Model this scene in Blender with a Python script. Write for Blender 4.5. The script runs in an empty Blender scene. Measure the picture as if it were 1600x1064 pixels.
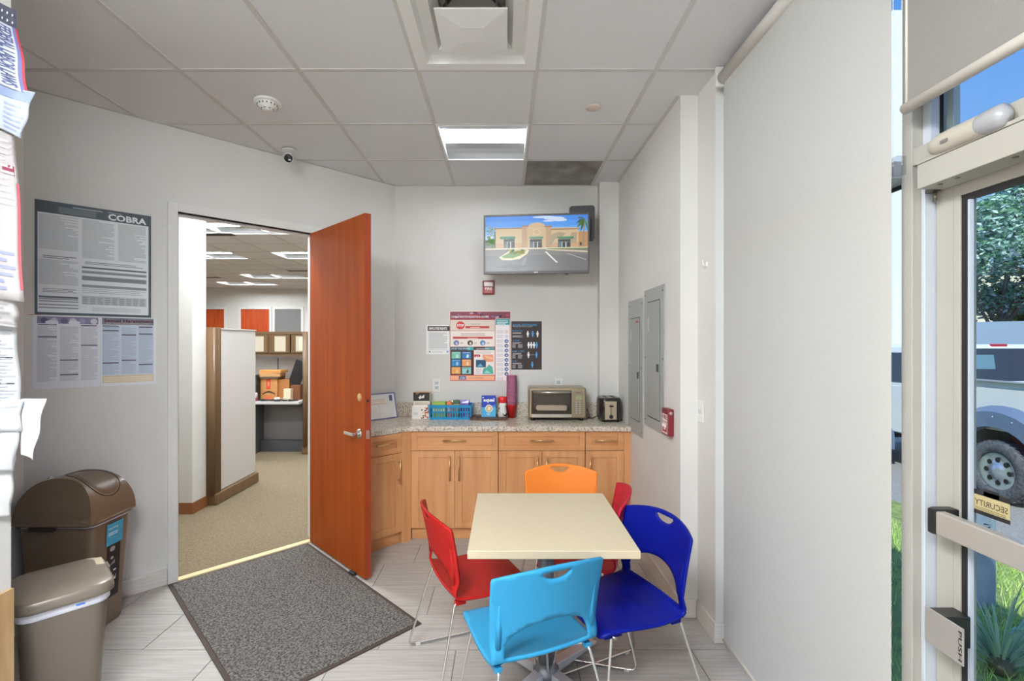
import bpy, bmesh, math, random
from math import sin, cos, pi, sqrt, radians as R
from mathutils import Vector, Matrix, geometry

SC = bpy.context.scene
COL = SC.collection
random.seed(7)
CAMZ = 1.56
F = 751.0

# ---------------------------------------------------------------- camera, sky, sun, exposure
cam_d = bpy.data.cameras.new('camera')
cam = bpy.data.objects.new('camera', cam_d)
COL.objects.link(cam)
cam.location = (0, 0, CAMZ)
cam.rotation_euler = (R(90), 0, 0)
cam_d.sensor_width = 36.0
cam_d.lens = 36.0 * F / 1600.0
cam_d.shift_x = 12.0 / 1600.0
cam_d.shift_y = 3.0 / 1600.0
cam_d.clip_start = 0.05
SC.camera = cam

SC.view_settings.view_transform = 'Standard'
SC.view_settings.look = 'None'
SC.view_settings.exposure = 0.0
SC.view_settings.gamma = 1.0
SC.view_settings.use_curve_mapping = False
SC.cycles.use_denoising = True
SC.cycles.max_bounces = 10
SC.cycles.diffuse_bounces = 6
SC.cycles.transparent_max_bounces = 16
SC.cycles.sample_clamp_indirect = 6.0
SC.cycles.caustics_reflective = False
SC.cycles.caustics_refractive = False

LAMP = 21.0          # radiance of the ceiling lens over the counter
LAMP_FILL = 74.0    # radiance of the added, unseen fill lenses above and behind the camera
LAMP_OFFICE = 44.0
world = bpy.data.worlds.new('sky')
SC.world = world
world.use_nodes = True
wn = world.node_tree
wn.nodes.clear()
w_out = wn.nodes.new('ShaderNodeOutputWorld')
w_bg = wn.nodes.new('ShaderNodeBackground')
w_tc = wn.nodes.new('ShaderNodeTexCoord')
w_sep = wn.nodes.new('ShaderNodeSeparateXYZ')
w_ramp = wn.nodes.new('ShaderNodeValToRGB')
w_noise = wn.nodes.new('ShaderNodeTexNoise')
w_cl = wn.nodes.new('ShaderNodeValToRGB')
w_mix = wn.nodes.new('ShaderNodeMixRGB')
w_ramp.color_ramp.elements[0].position = 0.0
w_ramp.color_ramp.elements[0].color = (0.36, 0.58, 0.92, 1)
w_ramp.color_ramp.elements[1].position = 0.55
w_ramp.color_ramp.elements[1].color = (0.08, 0.29, 0.84, 1)
w_noise.inputs['Scale'].default_value = 2.6
w_noise.inputs['Detail'].default_value = 6
w_cl.color_ramp.elements[0].position = 0.56
w_cl.color_ramp.elements[0].color = (0, 0, 0, 1)
w_cl.color_ramp.elements[1].position = 0.78
w_cl.color_ramp.elements[1].color = (1, 1, 1, 1)
w_mix.inputs['Color2'].default_value = (0.95, 0.97, 1.0, 1)
wn.links.new(w_tc.outputs['Generated'], w_sep.inputs[0])
wn.links.new(w_sep.outputs['Z'], w_ramp.inputs['Fac'])
wn.links.new(w_tc.outputs['Generated'], w_noise.inputs['Vector'])
wn.links.new(w_noise.outputs['Fac'], w_cl.inputs['Fac'])
wn.links.new(w_cl.outputs['Color'], w_mix.inputs['Fac'])
wn.links.new(w_ramp.outputs['Color'], w_mix.inputs['Color1'])
wn.links.new(w_mix.outputs['Color'], w_bg.inputs['Color'])
w_bg.inputs['Strength'].default_value = 1.15
wn.links.new(w_bg.outputs[0], w_out.inputs['Surface'])

sun_d = bpy.data.lights.new('sun', 'SUN')
sun_d.energy = 5.0
sun_d.angle = R(0.6)
sun_d.color = (1.0, 0.95, 0.87)
sun = bpy.data.objects.new('sun', sun_d)
COL.objects.link(sun)
sun.rotation_euler = Vector((0.50, 0.60, -0.95)).to_track_quat('-Z', 'Y').to_euler()

# ---------------------------------------------------------------- materials
def lin1(c):
    c = c / 255.0
    return c / 12.92 if c <= 0.04045 else ((c + 0.055) / 1.055) ** 2.4

def lin(r, g, b, k=1.0):
    return (min(.95, lin1(r) * k), min(.95, lin1(g) * k), min(.95, lin1(b) * k), 1)

MATS = {}
def mat(name, rgb=(200, 200, 200), rough=.5, metal=0.0, k=1.15, coat=0.0, rgb2=None, scale=8.0, stretch=(1, 1, 1),
        detail=4.0, lo=.35, hi=.65, bump=0.0, rnd=0.0, emit=None, spec=.5, tex='noise', distort=0.0, transl=0.0):
    if name in MATS:
        return MATS[name]
    m = bpy.data.materials.new(name)
    MATS[name] = m
    m.use_nodes = True
    nt = m.node_tree
    b = nt.nodes['Principled BSDF']
    col = lin(*rgb, k=k)
    b.inputs['Base Color'].default_value = col
    b.inputs['Roughness'].default_value = rough
    b.inputs['Metallic'].default_value = metal
    b.inputs['Specular IOR Level'].default_value = spec
    b.inputs['Coat Weight'].default_value = coat
    b.inputs['Coat Roughness'].default_value = .08
    if emit:
        b.inputs['Emission Color'].default_value = lin(*rgb, k=1)
        b.inputs['Emission Strength'].default_value = emit
        b.inputs['Base Color'].default_value = (0.02, .02, .02, 1)
    fac = None
    if rgb2 is not None or bump > 0:
        tc = nt.nodes.new('ShaderNodeTexCoord')
        mp = nt.nodes.new('ShaderNodeMapping')
        mp.inputs['Scale'].default_value = stretch
        nt.links.new(tc.outputs['Object'], mp.inputs['Vector'])
        if rnd > 0:
            oi = nt.nodes.new('ShaderNodeObjectInfo')
            ml = nt.nodes.new('ShaderNodeMath'); ml.operation = 'MULTIPLY'
            ml.inputs[1].default_value = 37.0
            cb = nt.nodes.new('ShaderNodeCombineXYZ')
            nt.links.new(oi.outputs['Random'], ml.inputs[0])
            for i in range(3):
                nt.links.new(ml.outputs[0], cb.inputs[i])
            nt.links.new(cb.outputs[0], mp.inputs['Location'])
        if tex == 'voronoi':
            tx = nt.nodes.new('ShaderNodeTexVoronoi')
            tx.inputs['Scale'].default_value = scale
            fac = tx.outputs['Distance']
        else:
            tx = nt.nodes.new('ShaderNodeTexNoise')
            tx.inputs['Scale'].default_value = scale
            tx.inputs['Detail'].default_value = detail
            tx.inputs['Distortion'].default_value = distort
            fac = tx.outputs['Fac']
        nt.links.new(mp.outputs[0], tx.inputs['Vector'])
    if rgb2 is not None:
        rp = nt.nodes.new('ShaderNodeValToRGB')
        rp.color_ramp.elements[0].position = lo
        rp.color_ramp.elements[0].color = col
        rp.color_ramp.elements[1].position = hi
        rp.color_ramp.elements[1].color = lin(*rgb2, k=k)
        nt.links.new(fac, rp.inputs['Fac'])
        nt.links.new(rp.outputs[0], b.inputs['Base Color'])
    if bump > 0:
        bp = nt.nodes.new('ShaderNodeBump')
        bp.inputs['Strength'].default_value = bump
        bp.inputs['Distance'].default_value = .004
        nt.links.new(fac, bp.inputs['Height'])
        nt.links.new(bp.outputs[0], b.inputs['Normal'])
    if transl > 0:
        out = nt.nodes['Material Output']
        tr = nt.nodes.new('ShaderNodeBsdfTranslucent')
        tr.inputs['Color'].default_value = col
        mx = nt.nodes.new('ShaderNodeMixShader')
        mx.inputs[0].default_value = transl
        nt.links.new(b.outputs[0], mx.inputs[1])
        nt.links.new(tr.outputs[0], mx.inputs[2])
        nt.links.new(mx.outputs[0], out.inputs['Surface'])
    return m

def glass_mat(name, tint=(.93, .97, .96), rough=0.0, ior=1.45, white=0.0):
    if name in MATS:
        return MATS[name]
    m = bpy.data.materials.new(name); MATS[name] = m
    m.use_nodes = True
    nt = m.node_tree; nt.nodes.clear()
    out = nt.nodes.new('ShaderNodeOutputMaterial')
    tr = nt.nodes.new('ShaderNodeBsdfTransparent'); tr.inputs[0].default_value = (*tint, 1)
    gl = nt.nodes.new('ShaderNodeBsdfGlossy'); gl.inputs['Roughness'].default_value = rough
    fr = nt.nodes.new('ShaderNodeFresnel'); fr.inputs['IOR'].default_value = ior
    mx = nt.nodes.new('ShaderNodeMixShader')
    ge = nt.nodes.new('ShaderNodeNewGeometry')
    inv = nt.nodes.new('ShaderNodeMath'); inv.operation = 'SUBTRACT'; inv.inputs[0].default_value = 1.0
    ml = nt.nodes.new('ShaderNodeMath'); ml.operation = 'MULTIPLY'
    nt.links.new(ge.outputs['Backfacing'], inv.inputs[1])
    nt.links.new(fr.outputs[0], ml.inputs[0]); nt.links.new(inv.outputs[0], ml.inputs[1])
    nt.links.new(ml.outputs[0], mx.inputs[0])
    nt.links.new(tr.outputs[0], mx.inputs[1])
    nt.links.new(gl.outputs[0], mx.inputs[2])
    nt.links.new(mx.outputs[0], out.inputs['Surface'])
    return m

def P(r, g, b, rough=.55):                       # a plain print / paint colour
    return mat('paint_%d_%d_%d' % (r, g, b), (r, g, b), rough=rough)

def S(r, g, b):                                  # a lit screen colour
    return mat('screen_%d_%d_%d' % (r, g, b), (r, g, b), rough=.3, emit=0.9)

WALL = mat('wall_paint', (222, 220, 215), rough=.7, k=1.0, rgb2=(216, 213, 208), scale=1.4)
CEIL = mat('ceiling_tile_white', (226, 226, 227), rough=.9, k=1.0, rgb2=(220, 220, 221), scale=160, bump=.15)
TEE = mat('ceiling_tee', (204, 201, 197), rough=.6, k=1.0)
TILE = mat('floor_tile_stone', (181, 176, 170), rough=.4, k=1.0, spec=.35, rgb2=(157, 150, 143), scale=3.2, stretch=(1.2, 26, 1), detail=6, rnd=1, lo=.3, hi=.72)
GROUT = mat('grout', (112, 105, 98), rough=.9)
BASET = mat('base_tile', (226, 221, 213), rough=.4, k=1.0, rgb2=(210, 203, 194), scale=3, stretch=(2, 2, 40), rnd=1)
TRIMW = mat('trim_white', (226, 224, 220), rough=.4, k=1.0)
ALU = mat('aluminium_beige', (171, 165, 155), rough=.45, k=1.0)
ALUW = mat('aluminium_white', (192, 197, 204), rough=.35, k=1.0)
BLACK = mat('black_rubber', (28, 27, 27), rough=.6)
BLACKP = mat('black_plastic', (30, 28, 27), rough=.35)
CHROME = mat('chrome', (215, 212, 208), rough=.18, metal=1.0)
STEEL = mat('brushed_steel', (196, 190, 180), rough=.32, metal=1.0)
GLASS = glass_mat('clear_glass')
MAPLE = mat('maple_veneer', (222, 164, 112), rough=.38, k=1.0, rgb2=(202, 140, 90), scale=2.0, stretch=(9, 9, .7), detail=5, rnd=1, lo=.3, hi=.7)
MAPLEH = mat('maple_veneer_across', (220, 160, 108), rough=.38, k=1.0, rgb2=(202, 140, 90), scale=2.0, stretch=(.7, 9, 9), detail=5, rnd=1, lo=.3, hi=.7)
CHERRY = mat('cherry_door', (170, 80, 26), rough=.45, k=1.0, spec=.12, rgb2=(146, 61, 16), scale=2.2, stretch=(7, 7, .5), detail=5, lo=.25, hi=.75)
CHERRYE = mat('cherry_edge', (150, 58, 26), rough=.35, k=1.0)
WHITEP = mat('white_plastic', (232, 230, 226), rough=.4, k=1.0)
PAPER = mat('paper', (226, 226, 226), rough=.5, k=1.0)

# granite: pale ground with dark and tan flecks
def granite():
    m = mat('granite', (218, 208, 192), rough=.22, k=1.0, rgb2=(160, 146, 126), scale=75, detail=3, lo=.48, hi=.66)
    nt = m.node_tree
    b = nt.nodes['Principled BSDF']
    src = b.inputs['Base Color'].links[0].from_socket
    tc = nt.nodes.new('ShaderNodeTexCoord')
    n2 = nt.nodes.new('ShaderNodeTexNoise'); n2.inputs['Scale'].default_value = 130; n2.inputs['Detail'].default_value = 2
    r2 = nt.nodes.new('ShaderNodeValToRGB')
    r2.color_ramp.elements[0].position = .61; r2.color_ramp.elements[0].color = (0, 0, 0, 1)
    r2.color_ramp.elements[1].position = .70; r2.color_ramp.elements[1].color = (1, 1, 1, 1)
    mx = nt.nodes.new('ShaderNodeMixRGB'); mx.inputs['Color2'].default_value = lin(84, 72, 62)
    nt.links.new(tc.outputs['Object'], n2.inputs['Vector'])
    nt.links.new(n2.outputs['Fac'], r2.inputs['Fac'])
    nt.links.new(r2.outputs[0], mx.inputs['Fac'])
    nt.links.new(src, mx.inputs['Color1'])
    nt.links.new(mx.outputs[0], b.inputs['Base Color'])
    return m
GRANITE = granite()

# ---------------------------------------------------------------- mesh builder
class MB:
    def __init__(self, T=None):
        self.v = []; self.f = []; self.m = []; self.s = []
        self.T = T
    def add(self, vs, fs, m=0, smooth=False):
        o = len(self.v)
        if self.T is not None:
            vs = [self.T @ Vector(p) for p in vs]
        self.v += [tuple(p) for p in vs]
        for f in fs:
            self.f.append([o + i for i in f]); self.m.append(m); self.s.append(smooth)
        return self
    def box(self, x0, x1, y0, y1, z0, z1, m=0):
        vs = [(x0, y0, z0), (x1, y0, z0), (x1, y1, z0), (x0, y1, z0), (x0, y0, z1), (x1, y0, z1), (x1, y1, z1), (x0, y1, z1)]
        return self.add(vs, [(3, 2, 1, 0), (4, 5, 6, 7), (0, 1, 5, 4), (1, 2, 6, 5), (2, 3, 7, 6), (3, 0, 4, 7)], m)
    def prism(self, poly, z0, z1, m=0, axis='z', smooth=False):
        n = len(poly)
        a = sum(poly[i][0] * poly[(i + 1) % n][1] - poly[(i + 1) % n][0] * poly[i][1] for i in range(n))
        if a < 0:
            poly = poly[::-1]
        if axis == 'z':
            f = lambda p, h: (p[0], p[1], h)
        elif axis == 'y':                        # (x, z) outline, extruded along -y .. fixed below
            f = lambda p, h: (p[0], -h, p[1])
        else:                                    # (y, z) outline, extruded along x
            f = lambda p, h: (h, p[0], p[1])
        vs = [f(p, z0) for p in poly] + [f(p, z1) for p in poly]
        fs = [tuple(range(n - 1, -1, -1)), tuple(range(n, 2 * n))]
        self.add(vs, fs, m)
        o = len(self.v) - 2 * n
        for i in range(n):
            j = (i + 1) % n
            self.f.append([o + i, o + j, o + n + j, o + n + i]); self.m.append(m); self.s.append(smooth)
        return self
    def lathe(self, prof, c=(0, 0, 0), seg=24, m=0, axis='z', cap=True, smooth=True):
        vs = []; fs = []
        for (r, h) in prof:
            for k in range(seg):
                a = 2 * pi * k / seg
                p = (r * cos(a), r * sin(a), h)
                if axis == 'x': p = (p[2], p[0], p[1])
                if axis == 'y': p = (p[1], p[2], p[0])
                vs.append((p[0] + c[0], p[1] + c[1], p[2] + c[2]))
        n = len(prof)
        for i in range(n - 1):
            for k in range(seg):
                l = (k + 1) % seg
                fs.append((i * seg + k, i * seg + l, (i + 1) * seg + l, (i + 1) * seg + k))
        self.add(vs, fs, m, smooth)
        if cap:
            o = len(self.v) - n * seg
            self.f.append([o + k for k in range(seg - 1, -1, -1)]); self.m.append(m); self.s.append(False)
            self.f.append([o + (n - 1) * seg + k for k in range(seg)]); self.m.append(m); self.s.append(False)
        return self
    def cyl(self, c, r, h, seg=20, m=0, axis='z', r2=None):
        return self.lathe([(r, 0), (r if r2 is None else r2, h)], c, seg, m, axis)
    def tube(self, path, r, seg=8, m=0, fillet=0.0, closed=False, fn=4):
        pts = [Vector(p) for p in path]
        if fillet > 0 and len(pts) > 2:
            out = [pts[0]]
            for i in range(1, len(pts) - 1):
                a, b, c = pts[i - 1], pts[i], pts[i + 1]
                d1 = (a - b); d2 = (c - b)
                t = min(fillet, d1.length * .45, d2.length * .45)
                p0 = b + d1.normalized() * t; p2 = b + d2.normalized() * t
                for k in range(fn + 1):
                    s = k / fn
                    out.append(p0 * (1 - s) ** 2 + b * 2 * s * (1 - s) + p2 * s * s)
            out.append(pts[-1]); pts = out
        vs = []; fs = []
        n = len(pts)
        up = None
        for i, p in enumerate(pts):
            t = (pts[min(i + 1, n - 1)] - pts[max(i - 1, 0)])
            if t.length < 1e-9: t = Vector((0, 0, 1))
            t.normalize()
            if up is None:
                up = t.orthogonal().normalized()
            else:
                up = (up - t * up.dot(t))
                if up.length < 1e-6: up = t.orthogonal()
                up.normalize()
            sd = t.cross(up)
            rr = r[i] if isinstance(r, (list, tuple)) else r
            for k in range(seg):
                a = 2 * pi * k / seg
                vs.append(p + up * (rr * cos(a)) + sd * (rr * sin(a)))
        for i in range(n - 1):
            for k in range(seg):
                l = (k + 1) % seg
                fs.append((i * seg + k, i * seg + l, (i + 1) * seg + l, (i + 1) * seg + k))
        self.add(vs, fs, m, True)
        o = len(self.v) - n * seg
        self.f.append([o + k for k in range(seg - 1, -1, -1)]); self.m.append(m); self.s.append(False)
        self.f.append([o + (n - 1) * seg + k for k in range(seg)]); self.m.append(m); self.s.append(False)
        return self
    def loft(self, rings, m=0, smooth=True, cap0=True, cap1=True):
        n = len(rings[0]); vs = [p for r in rings for p in r]; fs = []
        for i in range(len(rings) - 1):
            for k in range(n):
                l = (k + 1) % n
                fs.append((i * n + k, i * n + l, (i + 1) * n + l, (i + 1) * n + k))
        self.add(vs, fs, m, smooth)
        o = len(self.v) - len(vs)
        if cap0:
            self.f.append([o + k for k in range(n - 1, -1, -1)]); self.m.append(m); self.s.append(False)
        if cap1:
            e = o + (len(rings) - 1) * n
            self.f.append([e + k for k in range(n)]); self.m.append(m); self.s.append(False)
        return self
    def grid(self, fn, nu, nv, m=0, smooth=True):
        vs = [fn(i / nu, j / nv) for j in range(nv + 1) for i in range(nu + 1)]
        fs = [(j * (nu + 1) + i, j * (nu + 1) + i + 1, (j + 1) * (nu + 1) + i + 1, (j + 1) * (nu + 1) + i) for j in range(nv) for i in range(nu)]
        return self.add(vs, fs, m, smooth)
    def build(self, name, mats, parent=None, bevel=0.0, seg=2, solid=0.0, mesh=None):
        me = bpy.data.meshes.new(name)
        me.from_pydata(self.v, [], self.f)
        if not isinstance(mats, (list, tuple)):
            mats = [mats]
        for mm in mats:
            me.materials.append(mm)
        me.polygons.foreach_set('material_index', self.m)
        me.polygons.foreach_set('use_smooth', self.s)
        me.update()
        o = bpy.data.objects.new(name, me)
        COL.objects.link(o)
        if parent is not None:
            o.parent = parent
        if solid:
            md = o.modifiers.new('solid', 'SOLIDIFY'); md.thickness = solid; md.offset = 0
        if bevel > 0:
            md = o.modifiers.new('bevel', 'BEVEL'); md.width = bevel; md.segments = seg
            md.limit_method = 'ANGLE'; md.angle_limit = R(40)
        return o

def instance(src, parent=None, T=None):
    o = src.copy()
    COL.objects.link(o)
    if parent is not None: o.parent = parent
    if T is not None: o.matrix_local = T
    return o

def copy_tree(o, parent=None):
    c = o.copy(); COL.objects.link(c)
    if parent is not None: c.parent = parent
    for ch in list(o.children):
        copy_tree(ch, c)
    return c

def tag(o, label, cat=None, group=None, kind=None):
    if label: o['label'] = label
    if cat: o['category'] = cat
    if group: o['group'] = group
    if kind: o['kind'] = kind
    return o

def thing(name, label, cat, loc=(0, 0, 0), rz=0.0, group=None):
    o = bpy.data.objects.new(name, None); COL.objects.link(o)
    o.empty_display_size = .05
    o.location = loc; o.rotation_euler = (0, 0, rz)
    return tag(o, label, cat, group)

def structure(name, label=None, loc=(0, 0, 0), rz=0.0):
    o = bpy.data.objects.new(name, None); COL.objects.link(o)
    o.empty_display_size = .05
    o.location = loc; o.rotation_euler = (0, 0, rz)
    return tag(o, label, None, None, 'structure')

def rrect(w, d, r, n=5, cx=0, cy=0):
    pts = []
    for (sx, sy, a0) in ((1, 1, 0), (-1, 1, 90), (-1, -1, 180), (1, -1, 270)):
        for k in range(n + 1):
            a = R(a0 + 90 * k / n)
            pts.append((cx + sx * (w / 2 - r) + r * cos(a), cy + sy * (d / 2 - r) + r * sin(a)))
    return pts

def clip(poly, a, b, c):                         # keep a*x + b*y <= c
    out = []
    for i in range(len(poly)):
        p, q = poly[i], poly[(i + 1) % len(poly)]
        dp = a * p[0] + b * p[1] - c; dq = a * q[0] + b * q[1] - c
        if dp <= 0: out.append(p)
        if (dp < 0 < dq) or (dq < 0 < dp):
            t = dp / (dp - dq)
            out.append((p[0] + (q[0] - p[0]) * t, p[1] + (q[1] - p[1]) * t))
    return out

def at(px, py, Y):                               # the point at depth Y that the photograph shows at pixel (px, py)
    return Vector(((px - 788) / F * Y, Y, CAMZ - (py - 535) / F * Y))

# flat print: layers of thin coloured shapes in a local x-z plane that faces -y
TXT = {}
def text_geo(s, bold=0.0):
    key = (s, bold)
    if key not in TXT:
        cu = bpy.data.curves.new('t', 'FONT'); cu.body = s; cu.resolution_u = 2; cu.offset = bold
        ob = bpy.data.objects.new('t', cu); COL.objects.link(ob)
        dg = bpy.context.evaluated_depsgraph_get()
        me = bpy.data.meshes.new_from_object(ob.evaluated_get(dg))
        vs = [(v.co.x, v.co.y) for v in me.vertices]; fs = [tuple(p.vertices) for p in me.polygons]
        bpy.data.objects.remove(ob); bpy.data.curves.remove(cu); bpy.data.meshes.remove(me)
        x0 = min(v[0] for v in vs); x1 = max(v[0] for v in vs); y0 = min(v[1] for v in vs); y1 = max(v[1] for v in vs)
        TXT[key] = ([((x - x0) / (x1 - x0), (y - y0) / (y1 - y0)) for x, y in vs], fs)
    return TXT[key]

class Art:
    def __init__(self, fn=None, step=.00035, base=0.0):
        self.mb = MB(); self.mats = []; self.fn = fn or (lambda u, v: (u, v)); self.step = step; self.base = base; self.l = 0
    def mi(self, m):
        if m not in self.mats: self.mats.append(m)
        return self.mats.index(m)
    def y(self, l):
        return -self.base - self.step * (l + 1)
    def poly(self, pts, m, l=0):
        q = [self.fn(*p) for p in pts]; n = len(q)
        a = sum(q[i][0] * q[(i + 1) % n][1] - q[(i + 1) % n][0] * q[i][1] for i in range(n))
        if a < 0: q = q[::-1]
        self.mb.add([(x, self.y(l), z) for x, z in q], [tuple(range(n))], self.mi(m)); return self
    def rect(self, u0, v0, u1, v1, m, l=0):
        return self.poly([(u0, v0), (u1, v0), (u1, v1), (u0, v1)], m, l)
    def disc(self, u, v, ru, rv, m, l=0, n=16):
        return self.poly([(u + ru * cos(2 * pi * k / n), v + rv * sin(2 * pi * k / n)) for k in range(n)], m, l)
    def text(self, s, u0, v0, u1, v1, m, l=2, bold=0.0, mirror=False, rot=False):
        vs, fs = text_geo(s, bold)
        out = []
        for x, y in vs:
            if mirror: x = 1 - x
            if rot: x, y = y, 1 - x
            px, pz = self.fn(u0 + (u1 - u0) * x, v0 + (v1 - v0) * y)
            out.append((px, self.y(l), pz))
        self.mb.add(out, fs, self.mi(m)); return self
    def lines(self, u0, v0, u1, v1, n, m, l=1, fill=.45, rag=.25):
        for i in range(n):
            a = v0 + (v1 - v0) * i / n
            b = a + (v1 - v0) / n * fill
            e = u1 if random.random() > .3 else u1 - (u1 - u0) * rag * random.random()
            self.rect(u0, a, e, b, m, l)
        return self
    def build(self, name, parent):
        return self.mb.build(name, self.mats, parent)
# ---------------------------------------------------------------- room shell
H = 2.96                                          # ceiling height
YB = 4.30                                         # back wall
KX = 5.28                                         # the angled wall lies on X = Y - KX
C0 = (YB - KX, YB)                                # corner of back wall and angled wall
XL = -2.668                                       # left wall
XR = 1.0                                          # right wall (panels)
XR2 = 1.098                                       # right wall nearer the window
XF = 1.225                                        # room face of the glass door
YF = -2.0                                         # wall behind the camera
T45 = Matrix.Translation((C0[0], C0[1], 0)) @ Matrix.Rotation(R(45), 4, 'Z')
def on45(px, py):                                 # (local x, z) on the angled wall
    r = (px - 788) / F
    Y = KX / (1 - r); X = r * Y
    s = -((X - C0[0]) + (Y - C0[1])) * .70711
    return s, CAMZ - (py - 535) / F * Y

# floor: grout bed, every tile a piece of its own
floor = tag(MB().box(-3.2, 1.3, YF - .1, 4.4, -.12, -.004).build('floor', GROUT), 'pale stone tile floor of the break room', kind='structure')
TP, TL = .318, .597
tile_mesh = None
row = 0
def tile_poly(x, y):
    g = .0022
    return [(x + g, y + g), (x + TL - g, y + g), (x + TL - g, y + TP - g), (x + g, y + TP - g)]
for rI in range(-14, 6):
    y0 = 2.757 + TP * rI                          # row measured from the joint at 2.757
    xo = -.444 + .199 * rI
    for k in range(-6, 8):
        x0 = xo + TL * (k)
        if x0 > 1.16 or x0 + TL < XL or y0 > 4.3:
            continue
        full = tile_poly(x0, y0)
        p = clip(full, -1, 0, -XL); p = clip(p, 1, 0, 1.165) if p else p
        p = clip(p, 0, 1, YB) if p else p
        p = clip(p, -1, 1, KX + .0) if p else p
        p = clip(p, 0, -1, 2.0) if p else p
        if len(p) < 3: continue
        area = abs(sum(p[i][0] * p[(i + 1) % len(p)][1] - p[(i + 1) % len(p)][0] * p[i][1] for i in range(len(p)))) / 2
        if area < .0006: continue
        if area > .185:
            if tile_mesh is None:
                t = MB().box(.0022, TL - .0022, .0022, TP - .0022, -.012, 0).build('floor_tile', TILE, floor)
                tile_mesh = t
            else:
                t = instance(tile_mesh)
            t.location = (x0, y0, random.uniform(-.0004, 0))
        else:
            MB().prism(p, -.012, 0).build('floor_tile', TILE, floor)

# office carpet
CARPET = mat('carpet_loop', (139, 124, 99), rough=.95, k=1.0, rgb2=(104, 89, 67), scale=55, stretch=(1, 2.4, 1), detail=3, bump=.6, lo=.3, hi=.7)
carpet = tag(MB().box(-10.1, 1.3, 3.0, 12.6, -.10, -.006).prism([(-2.30, 3.06), (-1.40, 3.95), (-1.0, 4.5), (1.2, 4.5), (1.2, 12.5), (-10, 12.5), (-10, 3.06)], -.006, .004).build('floor_carpet', CARPET), 'beige loop carpet of the office beyond the wooden door', kind='structure')

# walls
def wall(name, mb, label, m=None):
    return tag(mb.build(name, m or WALL), label, kind='structure')
wall('wall_back', MB().box(C0[0] - .25, 1.3, YB, YB + .12, 0, 3.05), 'white wall behind the counter and the television')
S0, S1 = .725, 1.635                              # doorway, measured from the corner along the angled wall
DT = 2.415                                        # head of the doorway
w45 = MB(T45)
w45.box(-S0, .02, 0, .12, 0, 3.05).box(-2.48, -S1, 0, .12, 0, 3.05).box(-S1, -S0, 0, .12, DT, 3.05)
wall('wall_angled', w45, 'white angled wall with the wooden door')
wall('wall_left', MB().box(XL - .12, XL, YF, 2.66, 0, 3.05), 'white wall at the left edge with notices')
XN, YN = -1.75, 1.705
wall('wall_near', MB().box(XN - .12, XN, YF, YN, 0, 2.958), 'end of the near wall with the notices at the left edge')
wr = MB().prism([(XR, 2.73), (XR2, 2.73), (XR2, 2.50), (1.32, 2.50), (1.32, YB), (XR, YB)], 0, 3.05)
wr.box(.833, XR, 4.20, YB, 0, 3.05)
wall('wall_right', wr, 'white wall with the two electrical panels')
wall('wall_front', MB().box(XL - .12, 1.4, YF - .12, YF, 0, 3.05), 'white wall behind the camera')
# office walls
wall('wall_far', MB().box(-10.1, 1.3, 12.5, 12.62, 0, 3.05), 'far white wall of the office with wooden doors')
wall('wall_office', MB().box(-10.12, -10.0, 4.0, 12.6, 0, 3.05).box(1.3, 1.42, 4.3, 12.6, 0, 3.05).box(-10.1, -2.83, 4.36, 4.56, 0, 3.05).box(-3.5, -3.4, 2.3, 4.36, 0, 3.05).box(-3.5, -2.6, 2.45, 2.6, 0, 3.05), 'white office wall ending just inside the doorway')
BROWNB = mat('brown_vinyl_base', (132, 82, 48), rough=.5)
tag(MB().box(-3.4, -2.822, 4.352, 4.36, .004, .105).box(-2.83, -2.822, 4.36, 4.565, .004, .105).build('baseboard_office', BROWNB), 'brown vinyl base at the foot of the office wall end', kind='structure')

# tile baseboards
def baseboard(name, T, x0, x1, label, h=.105):
    b = structure(name, label)
    n = max(1, round((x1 - x0) / .6)); w = (x1 - x0) / n
    for k in range(n):
        MB(T).box(x0 + k * w + .001, x0 + (k + 1) * w - .001, -.010, 0, 0.0005, h).build('base_tile', BASET, b, bevel=.0015)
    return b
TB = Matrix.Translation((0, YB, 0))
TR = Matrix.Translation((XR, 0, 0)) @ Matrix.Rotation(R(-90), 4, 'Z')       # local x = -Y
TR2 = Matrix.Translation((XR2, 0, 0)) @ Matrix.Rotation(R(-90), 4, 'Z')
TLW = Matrix.Translation((XL, 0, 0)) @ Matrix.Rotation(R(90), 4, 'Z')       # local x = Y
baseboard('baseboard_angled', T45, -2.38, -S1 - .058, 'tile base along the angled wall left of the door')
baseboard('baseboard_right', TR, -3.80, -2.72, 'tile base under the electrical panels')
baseboard('baseboard_corner', Matrix.Translation((0, 2.73, 0)), XR, XR2 - .01, 'tile base on the wall step by the window')
baseboard('baseboard_window', TR2, -2.72, -2.49, 'tile base beside the window blind')
baseboard('baseboard_end', Matrix.Translation((0, 2.50, 0)), XR2 - .01, 1.168, 'tile base on the wall end next to the window')
baseboard('baseboard_left', TLW, -1.9, 2.6, 'tile base along the left wall')

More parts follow.
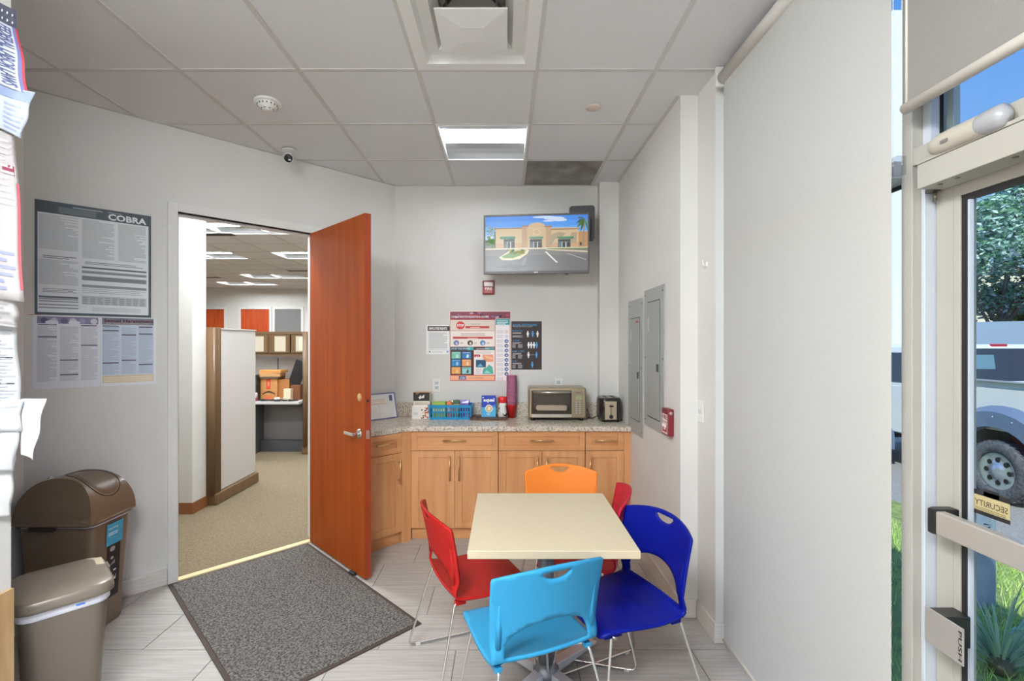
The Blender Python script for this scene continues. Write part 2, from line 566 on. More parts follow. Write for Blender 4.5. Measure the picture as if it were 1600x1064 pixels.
# wooden door: frame, leaf
tr1 = structure('trim_1', 'white steel frame of the wooden door')
FW = .056
for (a, b) in ((-S1 - FW, -S1), (-S0, -S0 + FW)):
    MB(T45).box(a, b, -.014, .134, 0, DT + FW).build('jamb', TRIMW, tr1, bevel=.003)
MB(T45).box(-S1, -S0, -.014, .134, DT, DT + FW).build('head', TRIMW, tr1, bevel=.003)
MB(T45).box(-S1, -S1 + .014, .045, .085, 0, DT).box(-S0 - .014, -S0, .045, .085, 0, DT).box(-S1 + .014, -S0 - .014, .045, .085, DT - .014, DT).build('door_stop_strip', TRIMW, tr1)
MB(T45).box(-S1 + .0005, -S1 + .0025, .004, .036, .93, 1.05).build('strike_plate', STEEL, tr1)
tag(MB(T45).box(-S1 + .002, -S0 - .002, -.012, .040, .0008, .0085).build('trim_2', mat('threshold_strip', (228, 207, 160), rough=.45, k=1.0)), 'pale vinyl threshold strip across the doorway', kind='structure')

# leaf is built along local -y (out of the hinge, into the room), opened a right angle
HG = T45 @ Vector((-S0 - .047, -.016, 0))
door1 = structure('door_1', 'open reddish wooden door with a silver lever', (HG.x, HG.y, 0), R(45))
DW, DTH, DZ0, DZ1 = .853, .045, .012, DT - .008
# visible face looks along local -x, thickness goes to +x
MB().box(.0005, DTH - .0005, -DW + .002, 0, DZ0, DZ1).build('door_leaf', CHERRY, door1, bevel=.002)
MB().box(0, DTH, -DW, -DW + .0019, DZ0, DZ1).build('door_edge', CHERRYE, door1)
zk = .955
yk = -DW + .07
for sx, lab in ((-1, None), (1, None)):
    x = 0 if sx < 0 else DTH
    rs = MB().lathe([(.033, 0), (.033, sx * .004), (.029, sx * .009), (.017, sx * .012)] if sx > 0 else [(.017, -.012), (.029, -.009), (.033, -.004), (.033, 0)], (x, yk, zk), 24, 0, 'x').build('rose', CHROME, door1)
    lv = MB()
    lv.tube([(x + sx * .010, yk, zk), (x + sx * .050, yk, zk)], .0115, 12)
    lv.box(x + sx * .040 if sx > 0 else x - .058, x + .058 if sx > 0 else x - .040, yk - .012, yk + .112, zk - .012, zk + .012)
    lv.build('door_handle', CHROME, rs, bevel=.004)
MB().lathe([(.0, -.0035), (.026, -.003), (.0275, 0)], (0, yk, 1.195), 24, 0, 'x').build('bore_cover', mat('brass_cover', (212, 172, 120), rough=.35, metal=.6), door1)
MB().box(.010, .035, -DW - .0015, -DW, zk - .028, zk + .028).build('latch_plate', STEEL, door1)
MB().box(.016, .029, -DW - .012, -DW - .0015, zk - .010, zk + .010).build('latch_bolt', STEEL, door1, bevel=.002)
MB().lathe([(.0105, -.0006), (.0105, 0)], (.022, -DW - .0002, 1.175), 16, 0, 'y').build('edge_bore', BLACK, door1)
for z in (.25, 1.2, 2.15):
    MB().cyl((DTH + .002, .010, z), .007, .10, 10).build('hinge', STEEL, door1)
MB().box(-.030, -.001, -DW + .11, -DW + .17, .001, .022).build('kick_wedge', BLACK, door1, bevel=.006)

# ---------------------------------------------------------------- ceiling
ceil = tag(MB().box(-10.2, 1.5, YF - .15, 12.7, 3.05, 3.12).build('ceiling', mat('roof_deck', (190, 186, 180), rough=.9)), 'suspended ceiling of white square tiles', kind='structure')
GX0, GY0, G = .165, 2.473, .6118
DIFF = (-1, -1); LIGHT = (-1, 1); STAIN = (0, 2)
LIGHTS = {(-1, 1), (-2, -4), (-2, -6), (-3, -6)}  # all but the first are unseen fixtures added to brighten the room
STAINED = mat('stained_metal_tile', (158, 153, 146), rough=.55, k=1.0, rgb2=(116, 110, 103), scale=4.0, detail=5, distort=.7)
def room_clip(p):
    p = clip(p, -1, 0, -XL)
    if p: p = clip(p, 1, 0, XR2 + .05)
    if p: p = clip(p, 0, 1, YB)
    if p: p = clip(p, -1, 1, KX)
    if p: p = clip(p, 0, -1, -YF)
    return p
ctile = None
for i in range(-6, 3):
    for j in range(-9, 4):
        if (i, j) in LIGHTS or (i, j) == DIFF: continue
        x0 = GX0 + i * G; y0 = GY0 + j * G; g = .010
        poly = [(x0 + g, y0 + g), (x0 + G - g, y0 + g), (x0 + G - g, y0 + G - g), (x0 + g, y0 + G - g)]
        p = room_clip(poly)
        if len(p) < 3: continue
        area = abs(sum(p[a][0] * p[(a + 1) % len(p)][1] - p[(a + 1) % len(p)][0] * p[a][1] for a in range(len(p)))) / 2
        if area < .0005: continue
        if (i, j) == STAIN:
            st = MB().prism(p, 2.9625, 2.975).build('ceiling_tile', STAINED, ceil)
            st['label'] = 'stained grey metal ceiling panel'
        elif area > .345:
            if ctile is None:
                ctile = MB().box(g, G - g, g, G - g, 0, .012).build('ceiling_tile', CEIL, ceil); t = ctile
            else:
                t = instance(ctile)
            t.location = (x0, y0, 2.9625)
        else:
            MB().prism(p, 2.9625, 2.975).build('ceiling_tile', CEIL, ceil)
w = .012
for i in range(-5, 3):                            # tees running away from the camera, then across
    x = GX0 + i * G
    p = room_clip([(x - w, YF), (x + w, YF), (x + w, YB), (x - w, YB)])
    if len(p) >= 3: MB().prism(p, 2.9585, 2.98).build('ceiling_tee', TEE, ceil)
for j in range(-7, 4):
    y = GY0 + j * G
    p = room_clip([(XL, y - w), (1.2, y - w), (1.2, y + w), (XL, y + w)])
    if len(p) >= 3: MB().prism(p, 2.9588, 2.98).build('ceiling_tee', TEE, ceil)
# wall angle round the edge
MB(TB).box(C0[0], XR, -.02, 0, 2.9582, 2.962).build('edge_angle', TEE, ceil)
MB(T45).box(-2.38, 0, -.02, 0, 2.9582, 2.962).build('edge_angle', TEE, ceil)
MB(TR).box(-YB, -2.73, -.02, 0, 2.9582, 2.962).build('edge_angle', TEE, ceil)
# office ceiling
OG = .61
otile = None
OLIGHTS = [(-5.47, 7.72), (-5.42, 9.86), (-6.85, 11.35), (-3.40, 5.62), (-3.45, 7.72), (-4.95, 5.62), (-3.3, 9.86), (-4.2, 11.35), (-7.6, 7.72), (-1.6, 7.72), (-8.0, 9.86), (-1.6, 5.62)]
ocells = set()
for (lx, ly) in OLIGHTS:
    a = round((lx + 5.47) / OG); b = round((ly - 5.0) / OG)
    ocells.add((a, b)); ocells.add((a + 1, b))
for a in range(-7, 11):
    for b in range(-1, 13):
        if (a, b) in ocells: continue
        x0 = -5.47 + a * OG; y0 = 5.0 + b * OG; g = .009
        p = [(x0 + g, y0 + g), (x0 + OG - g, y0 + g), (x0 + OG - g, y0 + OG - g), (x0 + g, y0 + OG - g)]
        p = clip(p, 0, 1, 12.5)
        if len(p) < 3: continue
        if b < 12 and otile is not None:
            t = instance(otile); t.location = (x0, y0, 2.9625)
        else:
            t = MB().prism([(q[0] - x0, q[1] - y0) for q in p], 0, .012).build('ceiling_tile', CEIL, ceil); t.location = (x0, y0, 2.9625)
            if otile is None: otile = t
for a in range(-7, 12):
    x = -5.47 + a * OG; MB().box(x - w, x + w, 4.39, 12.5, 2.9585, 2.98).build('ceiling_tee', TEE, ceil)
for b in range(-1, 13):
    y = 5.0 + b * OG; MB().box(-9.74, 1.2, y - w, y + w, 2.9588, 2.98).build('ceiling_tee', TEE, ceil)
MB().prism([(-3.4, 2.6), (-2.66, 2.75), (-1.93, 3.5), (-2.52, 3.73), (-2.52, 4.39), (-3.4, 4.39)], 2.961, 2.98).prism([(-2.52, 3.73), (-1.93, 3.5), (-.9, 4.39), (-1.91, 4.39), (-1.91, 3.73)], 2.961, 2.98).box(-2.52, -1.92, 4.33, 4.39, 2.961, 2.98).build('ceiling_panel', CEIL, ceil)

# ---------------------------------------------------------------- ceiling lights
def lens_mat(name, s):
    m = bpy.data.materials.new(name); m.use_nodes = True
    b = m.node_tree.nodes['Principled BSDF']
    b.inputs['Emission Color'].default_value = (.90, .96, 1.0, 1); b.inputs['Emission Strength'].default_value = s
    return m
LENS = lens_mat('lamp_lens', LAMP); LENS_FILL = lens_mat('rear_fill_lens', LAMP_FILL); LENSO = lens_mat('office_lamp_lens', LAMP_OFFICE)
ENAMEL = mat('white_enamel', (232, 231, 228), rough=.35, k=1.0)
def troffer(label, x0, y0, w_, d_, lens, group, name='ceiling_light', drop=0.0):
    t = thing(name, label, 'ceiling light', (x0 + w_ / 2, y0 + d_ / 2, 2.96), 0, group)
    a, b = w_ / 2 - .004, d_ / 2 - .004
    fr = MB()
    for (X0, X1, Y0, Y1) in ((-a, a, -b, -b + .014), (-a, a, b - .014, b), (-a, -a + .014, -b + .014, b - .014), (a - .014, a, -b + .014, b - .014)):
        fr.box(X0, X1, Y0, Y1, -.004, .012)
    fr.build('frame', ENAMEL, t)
    hy = .115
    a2, b2 = a - .012, b - .012
    rf = MB()
    for s in (-1, 1):                             # the two grey-white reflectors, curving up to the lens
        prof = [(s * b2, .002), (s * (b2 - .05), .030), (s * (b2 - .10), .046), (s * hy, .054)]
        for (p, q) in zip(prof, prof[1:]):
            pts = [(-a2, p[0], p[1]), (a2, p[0], p[1]), (a2, q[0], q[1]), (-a2, q[0], q[1])]
            rf.add(pts if s > 0 else pts[::-1], [(0, 1, 2, 3)], 0, True)
    for s in (-1, 1):
        pts = [(s * a2, -b2, .0), (s * a2, b2, .0), (s * a2, b2, .055), (s * a2, -b2, .055)]
        rf.add(pts, [(0, 1, 2, 3)])
    rf.box(-a2, a2, -b2, b2, .0580, .0590)
    rf.build('reflector', mat('reflector_grey', (176, 178, 180), rough=.5, k=1.0), t)
    ln = MB()
    if drop:                                      # wrap-round lens of the added fill lights, hanging below the ceiling
        for s in (1,):
            n = 14; vs = []
            for k in range(n + 1):
                c_, s_ = cos(pi * k / n), sin(pi * k / n)
                vs += [(-a2, -b2 * c_ * .8, .004 - drop * s_), (a2, -b2 * c_ * .8, .004 - drop * s_)]
            ln.add(vs, [(2 * k, 2 * k + 2, 2 * k + 3, 2 * k + 1) for k in range(n)] , 0, True)
            ln.add(vs[0::2], [tuple(range(n + 1))]); ln.add(vs[1::2], [tuple(range(n, -1, -1))])
    else:
        ln.box(-a2 + .004, a2 - .004, -hy, hy, .0545, .0575)
    ln.build('lens', lens, t)
    return t
for n_, (i, j) in enumerate(sorted(LIGHTS, key=lambda c: -c[1])):
    if (i, j) == LIGHT:
        troffer('lit square recessed ceiling light above the counter and dining table', GX0 + i * G, GY0 + j * G, G, G, LENS, None)
    else:
        troffer({(-2, -4): 'added unseen fill light with a dropped lens just behind the top of the picture', (-2, -6): 'added unseen fill light with a dropped lens behind the camera, right one', (-3, -6): 'added unseen fill light with a dropped lens behind the camera, left one'}[(i, j)], GX0 + i * G, GY0 + j * G, G, G, LENS_FILL, 'added fill lights behind the camera', drop=.10)
OL = ['long lit ceiling light at the left in the office doorway view, nearest full one', 'long lit ceiling light in the office doorway view, right of centre, middle distance', 'small far lit ceiling light near the far office wall, left one', 'ceiling light just showing under the head of the door frame']
for n_, (x, y) in enumerate(OLIGHTS):
    a = round((x + 5.47) / OG); b = round((y - 5.0) / OG)
    troffer(OL[n_] if n_ < 4 else 'office ceiling light hidden behind the open wooden door, %s in the %s row' % ({4: 'left', 5: 'left', 6: 'right', 7: 'right', 8: 'far left', 9: 'right', 10: 'far left', 11: 'right'}[n_], {4: 'second', 5: 'nearest', 6: 'third', 7: 'farthest', 8: 'second', 9: 'second', 10: 'third', 11: 'nearest'}[n_]), -5.47 + a * OG, 5.0 + b * OG, 2 * OG, OG, LENSO, 'office ceiling lights')
troffer('square ceiling light just beyond the wooden door, hidden by the door head', -2.52, 3.74, .6, .58, lens_mat('vestibule_lamp_lens', 170.0), 'office ceiling lights')
# square air diffuser
dx, dy = GX0 - G / 2, GY0 - G / 2
df = thing('air_diffuser', 'square white air diffuser in the ceiling with a hanging plaque', 'air vent', (dx, dy, 2.96))
def sq(mb, a0, z0, a1, z1, m=0):
    for k in range(4):
        c, s = [(1, 0), (0, 1), (-1, 0), (0, -1)][k]
        rot = lambda x, y: (x * c - y * s, x * s + y * c)
        pts = [(*rot(a0, -a0), z0), (*rot(a0, a0), z0), (*rot(a1, a1), z1), (*rot(a1, -a1), z1)]
        mb.add(pts, [(0, 1, 2, 3)], m)
    return mb
o = MB(); A = G / 2 - .006
sq(o, A, -.003, A - .055, -.003); sq(o, A - .055, -.003, A - .068, .034); sq(o, A - .068, .034, A - .12, .030); sq(o, A - .12, .030, .145, .072); sq(o, A, .01, A, -.003)
o.build('backpan', ENAMEL, df)
nk = MB(); nk.lathe([(.145, .072), (.125, .078), (.125, .24)], seg=24, cap=False); nk.lathe([(.125, .2399), (.0, .24)], seg=24, cap=False)
nk.build('neck', mat('duct_dark', (70, 66, 62), rough=.6), df)
pl = MB(); sq(pl, .155, -.004, .05, -.014); pl.box(-.05, .05, -.05, .05, -.0145, -.014); sq(pl, .155, .002, .155, -.004); pl.box(-.154, .154, -.154, .154, .002, .004)
pl.build('plaque', ENAMEL, df)
for s in (-1, 1):
    for y in (-.1, .1): MB().tube([(s * .10, y, .003), (s * .11, y * 1.1, .075)], .004, 6).build('hanger', STEEL, df)
# smoke detector, sprinkler cover, camera
p = at(418, 158, 2.80)
sd = thing('smoke_detector', 'round white smoke detector on the ceiling left of the air diffuser', 'smoke detector', (p.x, 2.80, 2.9625))
MB().lathe([(.075, 0), (.075, -.010), (.066, -.014)], seg=32).build('base_plate', WHITEP, sd)
MB().lathe([(.058, -.013), (.054, -.028), (.034, -.042), (.030, -.050), (.0, -.052)], seg=32, cap=False).build('dome', WHITEP, sd)
sl = MB()
for k in range(16):
    sl.T = Matrix.Rotation(2 * pi * k / 16, 4, 'Z'); sl.box(.048, .0575, -.003, .003, -.029, -.020)
for k in range(8):
    sl.T = Matrix.Rotation(2 * pi * k / 8, 4, 'Z'); sl.box(.026, .0335, -.007, .007, -.0475, -.0435)
sl.build('vent_slot', mat('slot_grey', (110, 106, 102)), sd)
p = at(927, 169, 2.87)
sp = tag(MB().lathe([(.0, -.006), (.038, -.006), (.045, -.002), (.045, 0)], (p.x, 2.87, 2.9625), 28, cap=False).build('sprinkler_cover', mat('tan_metal', (196, 180, 166), rough=.4)), 'round tan sprinkler cover plate flush with the ceiling', 'sprinkler')
cm = thing('security_camera', 'small white ceiling camera with a dark lens above the angled wall', 'camera', (-1.56, 3.49, 2.9585))
MB().cyl((0, 0, -.014), .05, .014, 24).build('mount_plate', WHITEP, cm)
MB().tube([(0, 0, -.012), (0, 0, -.035), (.01, -.02, -.05)], .012, 10, fillet=.01).build('mount_arm', WHITEP, cm)
dcam = Vector((1.56, -3.49, -1.3)).normalized()
q = dcam.to_track_quat('Z', 'Y').to_matrix().to_4x4()
Tc = Matrix.Translation((.0, -.02, -.068)) @ q
MB(Tc).lathe([(.0, -.05), (.022, -.05), (.027, -.04), (.030, .03), (.033, .035), (.033, .042), (.029, .042)], seg=24, cap=False).build('camera_body', WHITEP, cm)
MB(Tc).lathe([(.029, .0405), (.018, .036), (.0, .035)], seg=24, cap=False).build('lens', mat('lens_black', (24, 22, 24), rough=.15), cm)

# ---------------------------------------------------------------- storefront: window under the blind, glass door, transom
TF = Matrix.Rotation(R(-90), 4, 'Z')              # local x = -Y, local y = X
def bar(mb, y0, y1, x0, x1, z0, z1): return mb.box(x0, x1, y0, y1, z0, z1)
win1 = structure('window_1', 'tall shop window behind the long roller blind')
fr = lambda name, a, m=ALUW, b=.002, par=None: bar(MB(), *a).build(name, m, par or win1, bevel=b)
fr('window_frame', (2.448, 2.4995, 1.14, 1.26, 0, H))
fr('window_sill', (1.418, 2.448, 1.13, 1.26, 0.0005, .055))
fr('window_head', (1.418, 2.448, 1.14, 1.26, 2.88, H))
fr('transom_bar', (1.418, 2.448, 1.15, 1.26, 2.045, 2.095))
fr('window_pane', (1.418, 2.448, 1.232, 1.236, .055, 2.045), GLASS, 0)
fr('window_pane', (1.418, 2.448, 1.232, 1.236, 2.095, 2.88), GLASS, 0)
fr('gasket', (1.418, 2.448, 1.222, 1.231, .055, .068), BLACK, 0)
fr('gasket', (1.418, 2.448, 1.222, 1.231, 2.034, 2.045), BLACK, 0)
tr3 = structure('trim_3', 'beige aluminium post between the blind and the glass door')
fr('mullion', (1.379, 1.417, 1.17, 1.27, 0, H), ALU, .002, tr3)
fr('door_jamb', (1.3665, 1.3788, 1.195, 1.27, 0, 2.06), ALUW, .002, tr3)
tr4 = structure('trim_4', 'beige aluminium bar above the glass door')
fr('header_bar', (.40, 1.3785, 1.17, 1.268, 2.065, 2.113), ALU, .002, tr4)
win2 = structure('window_2', 'glass light above the glass door')
fr('window_pane', (.40, 1.36, 1.236, 1.240, 2.113, 2.90), GLASS, 0, win2)
fr('window_frame', (1.352, 1.3785, 1.20, 1.225, 2.113, 2.90), ALUW, .001, win2)
fr('gasket', (1.352, 1.375, 1.226, 1.236, 2.113, 2.90), BLACK, 0, win2)
fr('window_frame', (1.330, 1.352, 1.243, 1.262, 2.113, 2.90), ALUW, .001, win2)
fr('window_head', (.40, 1.3785, 1.17, 1.26, 2.90, H), ALUW, .001, win2)
# the glass door
door2 = structure('door_2', 'glass door in a beige aluminium frame with a push bar')
dfr = lambda name, a, m=ALU, b=.002: bar(MB(), *a).build(name, m, door2, bevel=b)
dfr('door_stile', (1.292, 1.363, XF, XF + .045, .012, 2.058))
dfr('door_stile', (.46, .53, XF, XF + .045, .012, 2.058))
dfr('top_rail', (.53, 1.292, XF, XF + .045, 1.955, 2.058))
dfr('bottom_rail', (.53, 1.292, XF, XF + .045, .012, .20))
dfr('gasket', (1.2725, 1.2915, XF + .004, XF + .014, .20, 1.955), BLACK, 0)
dfr('gasket', (.53, 1.2725, XF + .004, XF + .014, 1.938, 1.955), BLACK, 0)
dfr('gasket', (.53, 1.2725, XF + .004, XF + .014, .20, .215), BLACK, 0)
dfr('glazing_bead', (1.266, 1.2725, XF + .002, XF + .012, .215, 1.938), ALUW, 0)
dfr('door_pane', (.53, 1.2915, XF + .016, XF + .021, .20, 1.955), GLASS, 0)
dfr('stile_groove', (1.3105, 1.3118, XF - .0005, XF + .001, .02, 2.05), mat('groove', (150, 144, 134)), 0)
GREYM = mat('grey_anodised', (196, 188, 178), rough=.38, metal=.55, k=1.0)
pb = bar(MB(), .56, 1.292, 1.158, 1.185, 1.045, 1.107).build('push_bar', GREYM, door2, bevel=.004)
ec = MB().prism([(1.155, 1.292), (1.155, 1.313), (1.175, 1.323), (XF, 1.323), (XF, 1.292)], 1.043, 1.110).build('end_cap', BLACKP, pb, bevel=.004)
bar(MB(), .53, .56, 1.155, XF, 1.043, 1.110).build('end_cap', BLACKP, pb, bevel=.004)
pp = bar(MB(), 1.203, 1.313, 1.148, 1.152, .748, .842).build('pull_plate', GREYM, door2, bevel=.001)
bar(MB(), 1.262, 1.311, 1.153, XF, .755, .838).build('plate_bracket', BLACKP, pp, bevel=.002)
a = Art(lambda u, v: (-1.313 + u, .748 + v))
a.text('PUSH', .0975, .008, .1075, .084, P(40, 38, 38), 0, bold=.02, rot=True)
o = a.build('push_lettering', pp); o.matrix_local = Matrix.Translation((1.148, 0, 0)) @ TF
o['label'] = 'black vertical lettering'
# sticker on the door glass, printed to be read from outside
a = Art(lambda u, v: (-1.272 + u * .094, 1.112 + v * .063))
a.rect(0, 0, 1, 1, P(38, 34, 34), 0); a.rect(.0, .17, 1, .80, P(176, 160, 118), 1)
a.text('SECURITY', .06, .38, .95, .62, P(66, 54, 40), 2, bold=.01, mirror=True)
a.lines(.08, .2, .9, .34, 2, P(120, 106, 70), 2)
a.rect(.30, .82, .72, 1.10, P(38, 34, 34), 0)
o = a.build('security_sticker', door2); o.matrix_local = Matrix.Translation((XF + .0155, 0, 0)) @ TF
o['label'] = 'small tan and black sticker with mirrored lettering'
# magnetic lock box and motion sensor over the door
ml = thing('door_lock_box', 'long beige lock housing over the glass door', 'door lock', (0, 0, 0))
bar(MB(), .42, 1.337, 1.148, XF - .002, 1.985, 2.052).build('housing', ALU, ml, bevel=.002)
bar(MB(), .42, 1.34, 1.146, 1.1695, 2.053, 2.062).build('mounting_plate', ALU, ml, bevel=.001)
for y in (1.29, 1.24, 1.10): MB().cyl((1.17, y, 1.9835), .006, .002, 10).build('screw', mat('screw_dark', (110, 104, 96), metal=.7, rough=.4), ml)
hb = MB().cyl((1.205, 1.345, 1.955), .005, .028, 8).box(1.195, 1.215, 1.338, 1.3655, 1.982, 1.990)
hb.build('wire_clip', mat('screw_dark'), ml)
ms = thing('motion_sensor', 'rounded off-white motion sensor above the glass door', 'sensor', (1.148, 1.196, 2.082))
prof = lambda t: .027 * (1 - abs(t) ** 6) ** .5 if abs(t) < 1 else 0
rings = []
for k in range(15):
    t = -1 + 2 * k / 14
    r_ = max(.004, .027 * (1 - abs(t) ** 5) ** .5)
    rings.append([(r_ * .82 * cos(2 * pi * q_ / 16), t * .106, r_ * sin(2 * pi * q_ / 16)) for q_ in range(16)])
MB().loft(rings).build('sensor_body', mat('offwhite_plastic', (180, 172, 158), rough=.5, k=1.0), ms)
rg = []
for k in range(7):
    t = -1 + 2 * k / 6; r_ = max(.004, .0278 * (1 - (abs(t) ** 5 if t < 0 else .35 * t ** 2)) ** .5)
    rg.append([(-.0018 + r_ * .84 * cos(2 * pi * q_ / 16), -.071 + t * .039, r_ * 1.02 * sin(2 * pi * q_ / 16)) for q_ in range(16)])
MB().loft(rg).build('sensor_lens', mat('smoked_lens', (150, 149, 150), rough=.25), ms)
MB().box(-.024, -.0215, .025, .045, -.010, -.002).build('brand_tab', mat('slot_grey', (110, 106, 102)), ms)
kb = thing('door_closer_arm', 'bronze closer knuckle outside above the glass door', 'door closer', (1.30, 1.215, 2.116))
MB().cyl((0, 0, 0), .020, .045, 16).build('knuckle', mat('bronze_dark', (120, 104, 92), rough=.4, metal=.4), kb)
MB().tube([(0, 0, .040), (.10, -.35, .05)], .010, 8).build('arm', mat('bronze_dark'), kb)
MB().box(-.04, .03, -.05, .05, -.05, -.001).build('bracket', ALU, kb)
# exterior wire seen through the transom
# hidden run of shop window beyond the door
win3 = structure('window_3', 'shop window beyond the glass door')
f3 = lambda name, a, m=ALUW, b=0: bar(MB(), *a).build(name, m, win3)
f3('mullion', (.34, .395, 1.17, 1.27, 0, H), ALU); f3('mullion', (-.80, -.75, 1.17, 1.27, 0, H), ALU)
f3('window_sill', (-2.0, .34, 1.15, 1.26, 0, .055)); f3('window_head', (-2.0, .34, 1.15, 1.26, 2.88, H)); f3('transom_bar', (-2.0, .34, 1.15, 1.26, 2.05, 2.10))
f3('window_pane', (-2.0, .34, 1.232, 1.236, .055, 2.05), GLASS); f3('window_pane', (-2.0, .34, 1.232, 1.236, 2.10, 2.88), GLASS)
tag(MB().box(-10.3, 1.40, YF - .3, 12.8, 3.121, 3.30).box(1.275, 1.42, YF - .3, 12.8, 2.96, 3.42).build('roof', mat('stucco', (214, 196, 166), rough=.9)), 'flat roof and parapet of the building', kind='structure')
tag(MB().box(1.32, 1.44, 2.52, 12.8, -.7, 3.12).build('wall_outside', mat('stucco')), 'outside face of the right wall', kind='structure')

# roller blinds
BLIND = mat('blind_fabric', (210, 206, 199), rough=.8, k=1.0, rgb2=(205, 201, 194), scale=300, stretch=(1, 1, .2), transl=.24)
BLIND2 = mat('blind_fabric_shaded', (156, 149, 142), rough=.8, k=1.0, rgb2=(150, 143, 136), scale=300, stretch=(1, 1, .2), transl=.24)  # darker tone stands for the weaker backlight on this fabric
TUBEM = mat('blind_tube', (200, 196, 190), rough=.4)
bl = thing('roller_blind', 'full-height pale roller blind over the tall window', 'blind', (1.105, 0, 0))
MB().grid(lambda u, v: (.0008 * sin(u * 9) * (1 - v), 1.372 + 1.043 * u, .068 + 2.80 * v), 24, 24).build('blind_fabric', BLIND, bl)
MB().tube([(0, 1.372, .066), (0, 2.415, .066)], .009, 12).build('hem_bar', mat('blind_hem', (222, 217, 208), k=1.0), bl)
MB().tube([(.0, 1.36, 2.895), (.0, 2.425, 2.895)], .031, 20).build('roller', TUBEM, bl)
for y in (1.352, 2.440):
    bar(MB(), y - .010, y + .010, -.034, .034, 2.855, 2.9575).build('bracket', mat('bracket_grey', (206, 202, 196), rough=.4), bl, bevel=.006)
def chain(y, x, z0, z1, par):
    c = MB(); c.tube([(x, y, z0), (x, y, z1)], .0009, 5)
    n = int((z1 - z0) / .0125)
    for k in range(n):
        z = z0 + (z1 - z0) * k / n; r_ = .0024
        c.add([(x + r_, y, z), (x, y + r_, z), (x - r_, y, z), (x, y - r_, z), (x, y, z + r_), (x, y, z - r_)], [(0, 1, 4), (1, 2, 4), (2, 3, 4), (3, 0, 4), (1, 0, 5), (2, 1, 5), (3, 2, 5), (0, 3, 5)])
    o = c.build('bead_chain', mat('bead_white', (214, 210, 202)), par)
    return o
chain(1.3625, -.003, 2.06, 2.87, bl); chain(1.350, .012, 2.06, 2.87, bl)
bar(MB(), 1.346, 1.368, -.004, .022, 2.03, 2.085).build('chain_holder', glass_mat('clear_plastic', (.8, .82, .84), .15), bl, bevel=.003)
b2 = thing('transom_blind', 'short roller blind above the glass door, toned darker for its weak backlight', 'blind', (1.125, 0, 0))
MB().grid(lambda u, v: (0, .42 + .922 * u, 2.225 + .66 * v), 12, 8).build('blind_fabric', BLIND2, b2)
MB().tube([(0, .41, 2.215), (0, 1.350, 2.215)], .015, 16).build('hem_bar', mat('hem_cream', (220, 212, 200), k=1.0), b2)
MB().tube([(0, .40, 2.895), (0, 1.340, 2.895)], .031, 20).build('roller', TUBEM, b2)
MB().tube([(0, 1.344, 2.22), (0, 1.344, 2.87)], .0035, 8).build('side_edge', mat('hem_cream'), b2)
# ---------------------------------------------------------------- stacking chairs
SH_W = .215
# side profile of the shell, chair faces +y: (y, z)
PROF = [(.205, .418), (.195, .430), (.17, .437), (.10, .436), (.02, .430), (-.06, .427), (-.13, .431), (-.175, .440), (-.198, .452), (-.210, .475), (-.217, .52), (-.226, .58), (-.240, .66), (-.258, .74), (-.272, .80)]
_cum = [0]
for _a, _b in zip(PROF, PROF[1:]):
    _cum.append(_cum[-1] + math.dist(_a, _b))
def prof_at(b):
    for i in range(len(PROF) - 1):
        if b <= _cum[i + 1] or i == len(PROF) - 2:
            t = (b - _cum[i]) / (_cum[i + 1] - _cum[i])
            return (PROF[i][0] + (PROF[i + 1][0] - PROF[i][0]) * t, PROF[i][1] + (PROF[i + 1][1] - PROF[i][1]) * t)
def arc_of_z(z):
    for i in range(8, len(PROF) - 1):
        if PROF[i][1] <= z <= PROF[i + 1][1]:
            return _cum[i] + (z - PROF[i][1]) / (PROF[i + 1][1] - PROF[i][1]) * (_cum[i + 1] - _cum[i])
B_BEND = _cum[8]
def sh_map(a, b):
    y, z = prof_at(b)
    bw = max(0, min(1, (b - B_BEND + .03) / .10))
    u = a / SH_W
    y += .050 * bw * u * u
    z += .006 * (1 - bw) * (u * u) * (1 if b > .1 else b / .1)
    return (a, y, z)
